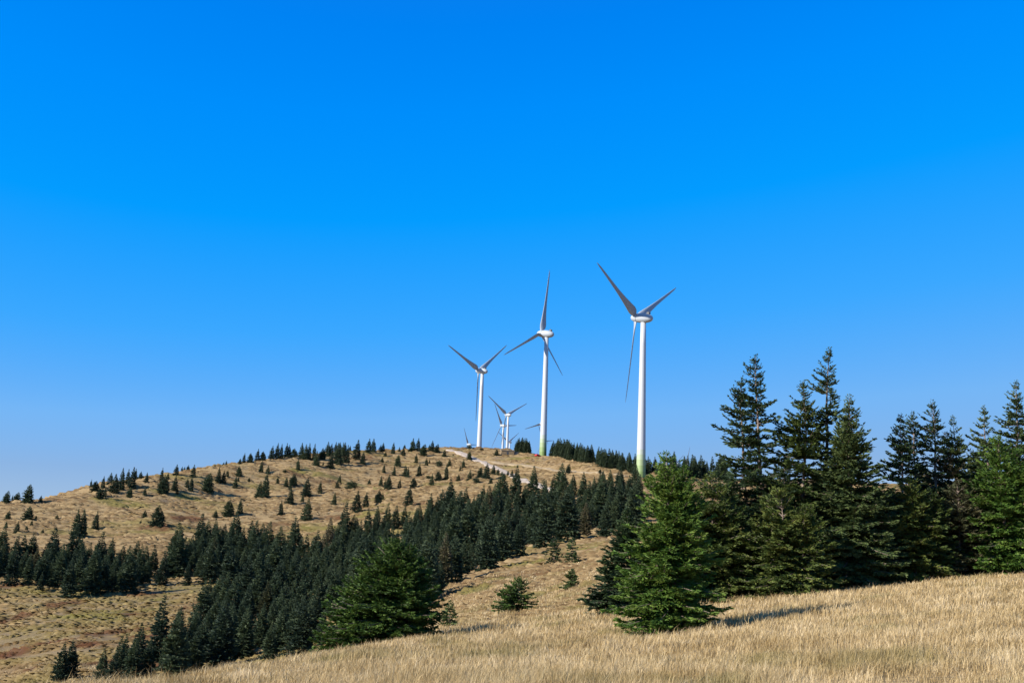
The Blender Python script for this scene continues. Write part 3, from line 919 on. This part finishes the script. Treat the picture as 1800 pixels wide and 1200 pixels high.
NEAR = [
    # key, x, base y, distance, top y, half-width px, stems (px offsets as metres later), shape kwargs, needles, label
    (1174, 1100, 36, 797, 83, [(-.1, 0, 1.0), (0.5, 0.1, .93)], dict(nbr=380, power=0.62, flag=0.05, cb=0.0, sprig=(0.14, 0.022), sp_tw=.06, sp_sp=.055, ragged=.3, layers=19, droop=.28), 'needles_bright',
     "bushy bright green spruce with two tops standing alone at the near meadow edge"),
    (1090, 1066, 54, 896, 60, [(0.3, 0, 1.0)], dict(nbr=480, power=1.0, flag=0.15, cb=0.0, sp_tw=.075, layers=18, ragged=.2), 'needles_deep',
     "dark cone shaped spruce half hidden on the left of the bright bushy spruce"),
    (1252, 1050, 58, 832, 82, [(0, 0, 1.0), (-1.0, .5, .86), (.9, .3, .8)], dict(nbr=220, power=0.6, flag=0.0, cb=0.01), 'needles_olive',
     "broad green spruce filling the gap right of the bright bushy spruce"),
    (1335, 1042, 62, 628, 80, [(0, 0, 1.0), (-0.55, 0.1, .9)], dict(nbr=330, power=0.72, flag=0.3, cb=0.02, bare=(.42, .74, .55), ragged=.4), 'needles_deep',
     "tall twin stemmed spruce with open ragged crown, left of the tallest one"),
    (1450, 1036, 63, 612, 66, [(0, 0, 1.0)], dict(nbr=310, power=0.75, flag=0.35, cb=0.02, bare=(.5, .78, .45), ragged=.42), 'needles_deep',
     "tallest spruce with slim tip and exposed reddish stem on its upper half"),
    (1408, 1038, 62, 670, 80, [(0, 0, 1.0)], dict(nbr=300, power=0.75, flag=0.3, cb=0.02, ragged=.4), 'needles_olive',
     "tall ragged spruce pressed against the left side of the tallest spruce"),
    (1490, 1030, 62, 698, 84, [(0, 0, 1.0), (.5, 0, .93)], dict(nbr=320, power=0.85, flag=0.0, cb=0.02, ragged=.3), 'needles_deep',
     "full dark spruce with two thin leaders, right of the tallest spruce"),
    (1378, 1044, 57, 862, 72, [(0, 0, 1.0), (.9, -.2, .85)], dict(nbr=250, power=0.6, flag=0.2, cb=0.01), 'needles_olive',
     "low yellow-green spruce spreading in front of the tall twin stemmed spruce"),
    (1534, 1022, 63, 862, 56, [(0, 0, 1.0)], dict(nbr=260, power=0.75, flag=-0.1, cb=0.01), 'needles_deep',  # added spruce in place of the full spruce's shaded lower side
     "dark shaded spruce at meadow edge below the gap in the tree row"),
    (1588, 1008, 67, 730, 50, [(0, 0, 1.0)], dict(nbr=280, power=0.8, flag=0.2, cb=0.03, bare=(.45, .7, .7), ragged=.42), 'needles_deep',
     "tall thin crowned spruce first to the right of the gap in the tree row"),
    (1645, 1004, 69, 707, 60, [(0, 0, 1.0), (-.75, .2, .93)], dict(nbr=270, power=0.72, flag=0.45, cb=0.03, bare=(.45, .75, .55), ragged=.42), 'needles_deep',
     "tall spruce with flag shaped top and bare stem on its right side"),
    (1606, 1008, 64, 838, 52, [(0, 0, 1.0), (.6, .2, .8)], dict(nbr=240, power=0.6, flag=0.1, cb=0.01), 'needles_olive',
     "low yellow-green spruce in front of the two tall thin crowned spruces"),
    (1697, 1002, 70, 735, 50, [(0, 0, 1.0)], dict(nbr=240, power=0.8, flag=0.1, cb=0.06, ragged=.36), 'needles_deep',
     "spruce with narrow pointed top above grey dry lower branches"),
    (1670, 1003, 70, 762, 44, [(0, 0, 1.0)], dict(nbr=200, power=0.6, flag=0.1, cb=0.08, bare=(.05, .5, .5), ragged=.36), 'needles_dry',
     "short thin spruce wedged between the flag topped and the narrow pointed spruce"),
    (1690, 1000, 66, 850, 42, [(0, 0, 1.0), (.4, 0, .9)], dict(nbr=150, power=0.5, flag=0.1, cb=0.1, ragged=.45), 'needles_dry',
     "brownish half dry spruce with pale stems showing at the meadow edge"),
    (1742, 998, 71, 718, 52, [(0, 0, 1.0)], dict(nbr=250, power=0.8, flag=0.15, cb=0.03, ragged=.34), 'needles_deep',
     "dark spruce with short pointed top next to the tree at photo's right edge"),
    (1792, 996, 71, 672, 64, [(0, 0, 1.0)], dict(nbr=280, power=0.75, flag=0.2, cb=0.03, bare=(.4, .7, .7), ragged=.36), 'needles_deep',
     "tall dark spruce cut by the right edge of the photo"),
    (1772, 1000, 66, 768, 54, [(0, 0, 1.0), (.7, .1, .9)], dict(nbr=300, power=0.55, flag=0.1, cb=0.01), 'needles_bright',
     "fresh green spruce in front of the dark trees at right edge"),
    (1640, 1006, 65, 862, 46, [(0, 0, 1.0)], dict(nbr=220, power=0.6, flag=0.1, cb=0.01), 'needles_olive',
     "small olive spruce at meadow edge below the flag topped spruce"),
    (1862, 992, 70, 745, 60, [(0, 0, 1.0)], dict(nbr=300, power=0.6, flag=0.1, cb=0.02), 'needles_deep',
     "dark spruce just beyond the right edge of the photo"),
    (1940, 988, 72, 720, 66, [(0, 0, 1.0)], dict(nbr=280, power=0.7, flag=0.1, cb=0.02), 'needles_deep',
     "tall dark spruce standing further right than the tree cut by the photo edge"),
    (2030, 985, 74, 770, 66, [(0, 0, 1.0)], dict(nbr=280, power=0.7, flag=0.1, cb=0.02), 'needles_olive',
     "olive spruce last of the row, beyond the right edge of the photo"),
    (1288, 1020, 82, 842, 52, [(0, 0, 1.0)], dict(nbr=260, power=0.6, flag=0.1, cb=0.01), 'needles_deep',
     "dark spruce in the second row, left behind the tall twin stemmed one"),
    (1376, 1018, 84, 800, 56, [(0, 0, 1.0)], dict(nbr=280, power=0.62, flag=0.1, cb=0.01), 'needles_deep',
     "dark spruce in the second row between twin stemmed and tallest spruces"),
    (1448, 1012, 86, 826, 60, [(0, 0, 1.0), (1.2, 0, .9)], dict(nbr=260, power=0.6, flag=0.1, cb=0.01), 'needles_deep',
     "dark spruce in the second row right behind the tallest spruce"),
    (1562, 1000, 88, 866, 56, [(0, 0, 1.0), (1.4, 0, .92)], dict(nbr=260, power=0.55, flag=0.0, cb=0.01), 'needles_olive',
     "olive spruce in the second row showing through the gap in the trees"),
    (1624, 996, 90, 822, 56, [(0, 0, 1.0)], dict(nbr=260, power=0.6, flag=0.0, cb=0.01), 'needles_deep',
     "dark spruce in the second row behind the flag topped spruce"),
    (1722, 990, 92, 800, 60, [(0, 0, 1.0)], dict(nbr=280, power=0.55, flag=0.0, cb=0.01), 'needles_olive',
     "olive spruce in the second row behind the brownish half dry one"),
    (674, 1130, 48, 950, 104, [(0.35, 0, 1.0), (.95, .2, .95), (-.6, .1, .72)], dict(nbr=420, power=0.72, flag=0.22, cb=0.0, sprig=(0.15, 0.026), sp_tw=.07, sp_sp=.065, ragged=.28, layers=16, droop=.28), 'needles_green',
     "broad green spruce rising behind the meadow edge in front of the forest"),
    (910, 1086, 68, 1018, 30, [(0, 0, 1.0), (-.5, .1, .75)], dict(nbr=150, power=0.5, flag=0.1, cb=0.0, sprig=(0.14, 0.032), ragged=.45, droop=.1, layers=9), 'needles_green',
     "small scraggly spruce with jutting branches alone on the middle slope"),
    (790, 1098, 58, 1058, 14, [(0, 0, 1.0)], dict(nbr=80, power=0.7, flag=0.0, cb=0.0, sprig=(0.14, 0.035)), 'needles_deep',
     "tiny conical spruce right of the broad green spruce"),
    (1005, 1047, 95, 1002, 13, [(0, 0, 1.0)], dict(nbr=90, power=0.8, flag=0.25, cb=0.0, sprig=(0.18, 0.05)), 'needles_deep',
     "slim little spruce alone on the straw slope, left of the dark cone spruce"),
    (973, 990, None, 948, 15, [(0, 0, 1.0)], dict(nbr=110, power=0.7, flag=0.1, cb=0.0, sprig=(0.25, 0.07), sp_tw=.2, sp_sp=.16), 'needles_deep',
     "left one of two small spruces just in front of the forest edge"),
    (1005, 990, None, 946, 14, [(0, 0, 1.0)], dict(nbr=110, power=0.75, flag=0.1, cb=0.0, sprig=(0.25, 0.07), sp_tw=.2, sp_sp=.16), 'needles_deep',
     "right one of two small spruces just in front of the forest edge"),
]
n_quads = 0
for n_, (bx, by, dist, ty, hw, stems, kw, mat, lab) in enumerate(NEAR):
    x, y, z, r = at_distance(bx, by, dist) if dist else hit(bx, by, 120)
    d = ray(bx, ty)
    top = d[2] * r
    H = top - z
    R = hw * r / F * 1.05
    args = dict(sp_tw=0.085, sp_sp=0.085, sprig=(0.21, 0.033), tmin=0.45, layers=max(10, int(H / 0.42))); args.update(kw)
    Vc, Qc, wood = spruce(100 + n_, H, R, stems, **args)
    n_quads += len(Qc)
    root = empty("spruce_tree", (x, y, z))
    tag(root, lab, "spruce tree", "single spruces near the meadow")
    wood.build("trunk", MAT['bark'], root)
    link("crown", np_mesh("crown", Vc, [Qc]), MAT[mat], root)
print("near quads", n_quads)

# lower-detail spruces for the slope and forest, seen as a few dozen pixels
VAR = {'forest': [], 'lone': [], 'twin': [], 'bush': []}
for k in range(9):
    Vc, Qc, wd = spruce(300 + k, 10.0, 1.95 + 0.14 * (k % 4), ((0, 0, 1.0),), cb=0.02, power=0.95 + 0.06 * (k % 3), nbr=340, sp_tw=0.32, sp_sp=0.28, layers=22, spread=30,
                        sprig=(0.5, 0.12), flag=0.24, droop=0.3, wood_branches=False, ragged=0.22)
    VAR['forest'].append((Vc, Qc, wd))
for k in range(5):
    VAR['lone'].append(spruce(400 + k, 10.0, 2.5 + 0.25 * (k % 3), ((0, 0, 1.0),), cb=0.0, power=1.1, nbr=330, sp_tw=0.45, sp_sp=0.4, sprig=(0.55, 0.17), flag=0.35, layers=18, wood_branches=False, ragged=0.2))
for k in range(4):
    st = [((0, 0, 1.0), (-1.3, .3, .82)), ((0, 0, 1.0), (-1.0, 0, .9), (1.1, .5, .75)), ((0, 0, 1.0), (1.2, .2, .86), (-1.5, -.3, .66)), ((0, 0, 1), (-.8, .5, .92))][k]
    VAR['twin'].append(spruce(430 + k, 10.0, 2.9, st, cb=0.0, power=0.75, nbr=240, sp_tw=0.45, sp_sp=0.4, sprig=(0.55, 0.17), flag=0.3, layers=18, wood_branches=False, ragged=0.22))
for k in range(2):
    VAR['bush'].append(spruce(450 + k, 10.0, 6.5, ((0, 0, 1.0), (2.5, .5, .85), (-3, 0, .8)), cb=0.0, power=0.4, nbr=80, sp_tw=0.8, sp_sp=0.6, sprig=(0.9, 0.35), flag=0.2, wood_branches=False, ragged=0.2))


def var_mesh(kind, k, mat):
    Vc, Qc, wd = VAR[kind][k]
    wv = np.array([tuple(p) for p in wd.v]); wq = np.array([f for f in wd.f if len(f) == 4])
    me_ = np_mesh("spruce", np.vstack([Vc, wv]), [Qc, wq + len(Vc)])
    me_.materials.append(MAT[mat])
    return me_


MESH = {k: [var_mesh(k, i, 'needles_far') for i in range(len(v))] for k, v in VAR.items()}

DRY_MESH = var_mesh('forest', 2, 'needles_dry')

# lone trees on the far hill: photo x, y of the foot, height and width in photo pixels
LONE = """12.5 884 17 12;21.5 881.5 10 4;31 880 12.5 11;50 884 26 18;72 882.5 10 7;160 856.5 12 5;168 863.5 15 13;181 857.5 17 8;194 851 17 11;
201.5 866 27 17;213.5 861 31 12;224 851.5 22 10;232.5 857.5 30 14;237.5 843 16 9;248 841 11 8;257.5 848 15 8;284 846 20 8;295 841.5 9 7;288 867.5 27 19;
177.5 876.5 18 13;185 873 15 5;228.5 873.5 14 11;255 871.5 13 7;15 913 13 9;11 927 10 6;50 917 22 19;63 914 7 6;55 926 10 7;30 937 17 10;47 932.5 8 6;100 913 8 7;
75 937 7 7;133 945 40 18;144 943 38 18;168 932 27 13;255 910 12 10;247.5 922 8 5;277.5 927 32 22;310 835 16 10;320 829 8 5;324.5 827.5 7 5;331 827.5 9 8;340 838 18 10;
308.5 862.5 22 11;311.5 868 9 6;329 856 14 8;336 862.5 22 9;367 865 28 21;384 848 23 10;393.5 849 19 10;400 839 12 7;420 837 15 10;413.5 859 19 10;419 846 8 4;438 846.5 7 7;
460 830 18 8;471 833 13 8;524 826 18 9;501 830 4 7;457.5 875 25 15;468 874 37 13;488 851 12 7;504 855 15 8;516 854 19 13;510 863 13 8;510 887 25 15;532 883 13 7;541 872 28 17;
494 905 22 10;540 915 33 20;422.5 903 23 12;402.5 908 25 18;379 909 11 10;441 882.5 5 4;378 821 5 5;393 819 6 5;398 818 8 4;422 815 8 7;429 813 15 7;440 812.5 14 10;
452.5 811 19 10;462 810 15 11;479 807 20 11;488 806 23 10;494 806 22 8;503 805 22 10;508 805 20 10;517 805 15 13;530 805 23 11;537 808 23 13;543 808 25 10;552.5 809 25 10;
557.5 819 23 12;567 808 18 12;568 819 7 5;576 802 22 12;583 800 18 10;590 799 19 10;597 798 18 11;606 797 17 9;581.5 823 22 12;593 817 33 17;602 813 30 13;610 814 27 10;615 794 10 7;627.5 808 30 17;639 816 20 10;
648 796 22 12;656 795 21 13;669 795 12 8;674 794 14 7;692 798 18 8;702 794 8 5;709 801 12 10;711 790 8 7;721 794 8 8;726 792 19 12;735 792 19 10;745 795 12 10;746 801 18 13;
760 794 17 10;755 792 10 7;769 795 13 10;678 802.5 8 7;672 812.5 8 7;732 813 14 8;782 802.5 11 8;797 802.5 5 5;700 820 18 12;750 817.5 11 8;755 815 7 4;772 819 9 10;791 820 13 8;
675 831 14 7;693 836 16 7;712.5 838 18 10;717 840 17 5;737.5 836 19 10;753 840 4 7;759 853 18 10;771 845 15 12;785 843 25 10;597 851 15 8;592.5 858 12 8;618 858 11 17;650 851 8 8;
670 855 17 8;677 856 11 7;684 860 22 13;702.5 857 13 8;727.5 856 15 11;562.5 867 19 9;587.5 888 20 10;627 900 32 20;643 891 22 13;666 882 18 12;672.5 880 13 7;719 888 28 18;
826 808 13 10;847 791.5 4 6;874 800 10 10;825 789.5 7 8;815 823.5 15 8;809 827 7 5;806 844 10 8;826 844 16 10;831.5 838 7 5;845 839 16 12;857 843 25 14;867.5 835 17 10;876 835 10 7;
887 846 13 9;893 835 8 5;900 838 11 8;907 839 9 6;837 849 9 10;863.6 850 10 8;1000 832 15 10;1055 831 7 7;1061 846 17 10"""
lone = [tuple(float(q) for q in s.split()) for s in LONE.replace("\n", "").split(";") if s.strip()]

# trees of the forest in the valley: feet scattered inside outlines on the photo
POLYS = {
    'left': [(-40, 1000), (60, 998), (130, 996), (210, 1000), (262, 1002), (280, 1012), (262, 1034), (215, 1050), (155, 1060), (110, 1048), (0, 1030), (-40, 1034)],
    'second': [(283, 1030), (300, 1000), (360, 965), (440, 960), (520, 985), (560, 990), (520, 1040), (440, 1032), (400, 1030), (350, 1028)],
    'tip': [(160, 1215), (200, 1175), (260, 1165), (320, 1140), (365, 1065), (420, 1035), (560, 1030), (600, 1090), (570, 1140), (500, 1160), (400, 1180), (300, 1198)],
    'middle': [(545, 985), (600, 955), (700, 925), (780, 908), (790, 1045), (765, 1065), (740, 1085), (600, 1100), (560, 1040)],
    'upper': [(780, 902), (850, 892), (950, 878), (1030, 869), (1118, 866), (1135, 938), (1060, 945), (1020, 950), (960, 962), (900, 988), (830, 1012), (790, 1045)],
}


GAPS = [(482, 968, 14, 9), (468, 1104, 34, 15), (590, 1112, 34, 16), (762, 986, 17, 12), (640, 1000, 12, 8), (350, 1118, 22, 14), (545, 1010, 16, 9), (690, 955, 18, 7), (415, 1075, 20, 10), (830, 960, 14, 8),
        (905, 925, 16, 7), (560, 1062, 18, 10)]


def inside(p, poly):
    x, y = p; c = False
    if any(((x - gx) / gw) ** 2 + ((y - gy) / gh) ** 2 < 1 for gx, gy, gw, gh in GAPS): return False
    for i in range(len(poly)):
        x0, y0 = poly[i]; x1, y1 = poly[i - 1]
        if (y0 > y) != (y1 > y) and x < (x1 - x0) * (y - y0) / (y1 - y0) + x0:
            c = not c
    return c


forest, filler = [], []
for zone, poly in POLYS.items():
    xs = [p[0] for p in poly]; ys = [p[1] for p in poly]
    got = []
    for _ in range(2600):
        p = (random.uniform(min(xs), max(xs)), random.uniform(min(ys), max(ys)))
        if not inside(p, poly): continue
        k = 1.0 + max(0, (p[1] - 1000)) / 260
        if any(((p[0] - q[0]) / (26.5 * k)) ** 2 + ((p[1] - q[1]) / (16 * k)) ** 2 < 1 for q in got): continue
        got.append(p)
    for p in got:
        edge = not inside((p[0], p[1] + 16), poly) and zone in ('left', 'second', 'upper')
        forest.append((p[0], p[1], zone, edge))
    for _ in range(1500):
        p = (random.uniform(min(xs), max(xs)), random.uniform(min(ys), max(ys)))
        if not inside(p, poly) or not inside((p[0], p[1] + 12), poly): continue
        k = 1.0 + max(0, (p[1] - 1000)) / 260
        if any(((p[0] - q[0]) / (12 * k)) ** 2 + ((p[1] - q[1]) / (8.5 * k)) ** 2 < 1 for q in got): continue
        got.append(p); filler.append(p)
forest += [(108, 1196, 'pair', False), (126, 1192, 'pair', False)]

# trees of the forest on the ridge right of the turbines
ridge = []
for k in range(190):
    x = random.uniform(906, 1120) if k < 140 else random.uniform(1120, 1275)
    yb = np.interp(x, [906, 945, 985, 1010, 1060, 1120, 1200, 1270], [798, 799, 806, 812, 824, 838, 842, 846])
    if 933 < x < 968: continue
    ridge.append((x, yb - random.uniform(0, 4), random.uniform(22, 34) * (0.85 if x < 950 else (1.25 if x > 1180 else 1.0))))

ORD = ["first", "second", "third", "fourth", "fifth", "sixth", "seventh", "eighth", "ninth", "tenth", "eleventh", "twelfth", "thirteenth", "fourteenth",
       "fifteenth", "sixteenth", "seventeenth", "eighteenth", "nineteenth", "twentieth"]
MAX_LONE = 104
lone.sort(key=lambda t: -t[2] * (t[3] ** 0.5))
chosen, rest = lone[:MAX_LONE], lone[MAX_LONE:]


def crest_y(x):
    return np.interp(x, [0, 60, 160, 250, 330, 420, 500, 560, 640, 720, 800, 850, 900, 950, 1000, 1050, 1110],
                     [887, 881, 858, 843, 830, 815, 806, 800, 795, 793, 789, 790, 794, 803, 807, 818, 829])


SECT = [(0, 150, "at the hill's left end"), (150, 300, "under the small left skyline group"), (300, 450, "left of the long skyline clump"),
        (450, 560, "under the long skyline clump's left half"), (560, 665, "under the long skyline clump's right half"),
        (665, 800, "left of the gravel track's top"), (800, 1200, "beside the gravel track")]
SKY = [(0, 150, "at the hill's left end"), (150, 300, "in the small left group"), (300, 470, "left of the long clump"), (470, 560, "in left half of the long clump"),
       (560, 665, "in right half of the long clump"), (665, 800, "left of the gravel track"), (800, 1200, "right of the gravel track")]
bins = {}
for t in chosen:
    x, y = t[0], t[1]
    dy = y - crest_y(x)
    row = 'skyline' if dy < 14 else ('upper' if dy < 38 else ('middle' if dy < 64 else 'lower'))
    si = [i for i, s in enumerate(SECT) if s[0] <= x < s[1] or (i == len(SECT) - 1 and x >= s[0])][0]
    bins.setdefault((si, row), []).append(t)
rng2 = np.random.default_rng(5)


def place(name, mesh, x, y, z, h, wscale, rz):
    o = bpy.data.objects.new(name, mesh)
    COL.objects.link(o)
    o.location = (x, y, z)
    o.rotation_euler = (0, 0, rz)
    o.scale = (h / 10 * wscale, h / 10 * wscale, h / 10)
    return o


def lone_spec(t):
    x, y, hp, wp = t
    X_, Y_, Z_, r_ = hit(x, y, 300, 790)
    h = hp * r_ / F * 1.14
    asp = wp / hp
    kind = 'bush' if asp > 1.05 else ('twin' if (asp > 0.66 and hp > 12) else 'lone')
    k = int(rng2.integers(len(VAR[kind])))
    nat = {'bush': 1.25, 'twin': 0.68, 'lone': 0.58}[kind]
    ws_ = float(np.clip(asp / nat, 0.7, 1.5))
    return kind, k, X_, Y_, Z_ - 0.15, h, ws_, float(rng2.normal(0, 0.35))


for (si, row), ts in bins.items():
    ts.sort()
    for i, t in enumerate(ts):
        kind, k, X_, Y_, Z_, h, ws_, rz = lone_spec(t)
        o = place("spruce_tree", MESH[kind][k], X_, Y_, Z_, h, ws_, rz)
        form = {'bush': 'low round', 'twin': 'broad many-topped' if k in (1, 2) else 'broad twin-topped', 'lone': 'slim' if ws_ < 0.95 else 'conical'}[kind]
        size = 'tall' if t[2] > 26 else ('small' if t[2] < 14 else 'dark')
        pos = ORD[i] if i < 20 else "last"
        if row == 'skyline':
            lab = f"{size} {form.replace('broad ', '')} spruce on skyline {SKY[si][2]}, {pos} from left"
        else:
            lab = f"{size} {form.replace('broad ', '')} spruce, {pos} from left, {row} slope {SECT[si][2]}"
        tag(o, lab, "spruce tree", "single spruces on the far hill")

ZONES = {'left': "the forest clump at photo's left edge", 'second': "the second forest clump from left", 'tip': "the low lower-left tip of the forest",
         'middle': "the forest behind the broad green spruce", 'upper': "the forest below the turbines", 'pair': "bottom left"}
counts = {}
forest.sort()
specs = []
for (px, py, zone, edge) in forest:
    rmin = fg_edge(px) + (22 if px > 650 else 30)
    X_, Y_, Z_, r_ = hit(px, py, rmin)
    h = float(np.interp(r_, [60, 90, 130, 200, 300, 450], [4.2, 5.2, 7.0, 8.8, 10.2, 11.0])) * random.choice((random.uniform(0.5, 0.75), random.uniform(0.75, 1.0), random.uniform(0.9, 1.28)))
    h *= {'tip': 0.86, 'left': 0.84, 'second': 0.9, 'middle': 0.97, 'upper': 1.06}.get(zone, 0.95)
    if zone == 'pair': h = 60 * r_ / F
    specs.append((px, py, zone, edge, X_, Y_, Z_, r_, h))
print("filler", len(filler), "forest", len(forest), "lone", len(lone), "ridge", len(ridge))
for (px, py, zone, edge, X_, Y_, Z_, r_, h) in specs:
    k = random.randrange(len(MESH['forest']))
    grey = random.random() < 0.045 and zone != 'pair'
    o = place("spruce_tree", DRY_MESH if grey else MESH['forest'][k], X_, Y_, Z_ - 0.2, h, random.uniform(0.85, 1.2), random.uniform(-0.6, 0.6))
    if zone == 'pair':
        lab = ("left" if px < 115 else "right") + " one of two dark spruces alone in the bottom left corner"
    elif edge:
        counts[zone] = counts.get(zone, 0) + 1
        pos = ORD[counts[zone] - 1] if counts[zone] <= 20 else "later"
        lab = f"edge spruce of {ZONES[zone]}, {pos} from left"
    else:
        lab = f"dark spruce packed among others in {ZONES[zone]}"
    if grey: lab = lab.replace('dark spruce', 'greyish dry spruce').replace('edge spruce', 'greyish dry edge spruce')
    tag(o, lab, "spruce tree", "spruces of " + ZONES[zone].replace("photo's ", ""))

# the smallest far trees read as one wooded fringe
allv, allq, off = [], [], 0


def merge(kind, k, x, y, z, h, ws_, rz):
    global off
    Vc, Qc, wd = VAR[kind][k]
    c_, s_ = math.cos(rz), math.sin(rz)
    v = Vc * np.array([h / 10 * ws_, h / 10 * ws_, h / 10])
    v = np.stack([v[:, 0] * c_ - v[:, 1] * s_ + x, v[:, 0] * s_ + v[:, 1] * c_ + y, v[:, 2] + z], -1)
    allv.append(v); allq.append(Qc + off); off += len(v)


for (px, py) in filler:
    X_, Y_, Z_, r_ = hit(px, py, fg_edge(px) + (22 if px > 650 else 30))
    h_ = float(np.interp(r_, [60, 90, 130, 200, 300, 450], [3.8, 4.8, 6.0, 7.2, 8.4, 9.3])) * random.uniform(0.6, 1.05)
    merge('forest', random.randrange(9), X_, Y_, Z_ - 0.2, h_, random.uniform(0.85, 1.15), random.uniform(-0.6, 0.6))
for t in rest:
    merge(*lone_spec(t))
for (px, py, hp) in ridge:
    X_, Y_, Z_, r_ = hit(px, py, 450, 790)
    r2 = r_ + random.uniform(0, 26); az = math.atan2(X_, Y_)
    X_, Y_ = r2 * math.sin(az), r2 * math.cos(az)
    merge('forest', random.randrange(9), X_, Y_, float(ground_xy(X_, Y_)) - 0.3, hp * r2 / F, random.uniform(0.8, 1.15), random.uniform(0, 6.28))
fr = link("spruce_woods", np_mesh("spruce_woods", np.vstack(allv), [np.vstack(allq)]), MAT['needles_far'])
tag(fr, "mass of small dark spruces filling the valley forest and fringing the ridge", "trees", None, "stuff")


# ------------------------------------------------------------------ grass
def blades(rng, x, y, h, w, lean, name, mat, label):
    n = len(x)
    z = ground_xy(x, y) - 0.02
    a = rng.random(n) * 2 * np.pi
    wx, wy = np.cos(a) * w * 0.5, np.sin(a) * w * 0.5
    la = rng.normal(-0.3, 1.7, n)             # bent mostly one way by the wind
    lx, ly = np.cos(la) * lean * h, np.sin(la) * lean * h
    P = np.zeros((n, 5, 3), np.float32)
    P[:, 0] = np.stack([x - wx, y - wy, z], -1); P[:, 1] = np.stack([x + wx, y + wy, z], -1)
    P[:, 2] = np.stack([x + wx * .8 + lx * .3, y + wy * .8 + ly * .3, z + h * .62], -1)
    P[:, 3] = np.stack([x - wx * .8 + lx * .3, y - wy * .8 + ly * .3, z + h * .62], -1)
    P[:, 4] = np.stack([x + lx, y + ly, z + h * np.sqrt(np.maximum(1 - lean**2 * .6, .1))], -1)
    base = (np.arange(n) * 5)[:, None]
    me_ = np_mesh(name, P.reshape(-1, 3), [base + np.array([[0, 1, 2, 3]]), base + np.array([[3, 2, 4]])])
    xy = np.repeat(np.stack([x, y], -1), 5, 0)
    paint_cover(me_, xy)
    return tag(link(name, me_, mat), label, "grass", None, "stuff")


g = np.random.default_rng(77)
n = 1250000
az = g.uniform(math.radians(-31), math.radians(31), n)
wide = g.random(n) < 0.14
az = np.where(wide, np.sign(az) * g.uniform(math.radians(31), math.radians(75), n), az)
r = np.exp(g.uniform(math.log(7), math.log(150), n))
r = np.where(wide, np.exp(g.uniform(math.log(4), math.log(60), n)), r)
x, y = r * np.sin(az), r * np.cos(az)
cl = fbm(x / 0.9, y / 0.9, 60, 3); cl2 = fbm(x / 3.5, y / 3.5, 63, 3)
keep = (cl > g.uniform(-0.85, 0.3, n))
x, y, r, cl, cl2 = x[keep], y[keep], r[keep], cl[keep], cl2[keep]
h = (0.18 + 0.15 * cl + 0.14 * cl2) * g.uniform(0.6, 1.4, len(x))
h = np.where(g.random(len(x)) < 0.03, h + 0.18, h)
h = np.clip(h, 0.07, 0.65)
w = 0.005 * g.uniform(0.5, 1.5, len(x)) * np.maximum(1, r / 13) * np.interp(r, [8, 60, 150], [1, 1, 1.5])
blades(g, x, y, h, w, g.uniform(0.1, 0.75, len(x)), "meadow_grass", MAT['straw'], "tall dry straw coloured grass covering the near meadow")

n = 270000
az = g.uniform(math.radians(-31), math.radians(31), n)
r = np.exp(g.uniform(math.log(62), math.log(790), n))
x, y = r * np.sin(az), r * np.cos(az)
cl = fbm(x / 7.0, y / 3.2, 70, 3)
keep = cl > g.uniform(-0.5, 0.4, n)
x, y, r, cl = x[keep], y[keep], r[keep], cl[keep]
thin = (x > -15) & (r < 245) & (g.random(len(x)) < 0.65)
x, y, r, cl = x[~thin], y[~thin], r[~thin], cl[~thin]
for pts_, w_ in ROADS[:2]:
    near_ = np.where((r > 380) & (x > -80))[0]
    dmin = np.full(len(near_), 1e9)
    for p_ in pts_:
        dmin = np.minimum(dmin, np.hypot(x[near_] - p_[0], y[near_] - p_[1]))
    ok_ = np.ones(len(x), bool); ok_[near_[dmin < w_ * 0.5 + 1.8]] = False
    x, y, r, cl = x[ok_], y[ok_], r[ok_], cl[ok_]
n = len(x)
sc_ = np.interp(r, [62, 150, 400, 800], [0.16, 0.36, 0.85, 1.1]) * g.uniform(0.6, 1.5, n)
ex = sc_ * g.uniform(1.2, 3.6, n); ey = sc_ * g.uniform(0.35, 0.7, n); hh = sc_ * g.uniform(0.35, 0.85, n) * (0.8 + 0.6 * cl)
tu = g.normal(0.1, 0.35, n) + 0.9 * (x < -12) * smooth(330, 240, r)
P = np.zeros((n, 7, 3), np.float32)
for k in range(5):
    a_ = 2 * np.pi * k / 5 + g.uniform(-.35, .35, n)
    lx = np.cos(a_) * ex; ly = np.sin(a_) * ey
    P[:, k, 0] = x + lx * np.cos(tu) - ly * np.sin(tu); P[:, k, 1] = y + lx * np.sin(tu) + ly * np.cos(tu)
P[:, 5, 0] = x - ex * g.uniform(.1, .5, n); P[:, 5, 1] = y + ey * g.normal(0, .3, n)
P[:, 6, 0] = x + ex * g.uniform(0, .4, n); P[:, 6, 1] = y + ey * g.normal(0, .3, n)
P[:, :5, 2] = ground_xy(P[:, :5, 0], P[:, :5, 1]) - 0.08
P[:, 5, 2] = ground_xy(x, y) + hh; P[:, 6, 2] = P[:, 5, 2] - hh * g.uniform(-.1, .5, n)
base = (np.arange(n) * 7)[:, None]
tri = np.array([(0, 1, 6), (1, 2, 5), (2, 3, 5), (3, 4, 5), (4, 0, 6), (1, 5, 6), (4, 6, 5)])
me = np_mesh("hillside_grass", P.reshape(-1, 3), [(base[:, :, None] + tri[None]).reshape(-1, 3)])
paint_cover(me, P.reshape(-1, 3))
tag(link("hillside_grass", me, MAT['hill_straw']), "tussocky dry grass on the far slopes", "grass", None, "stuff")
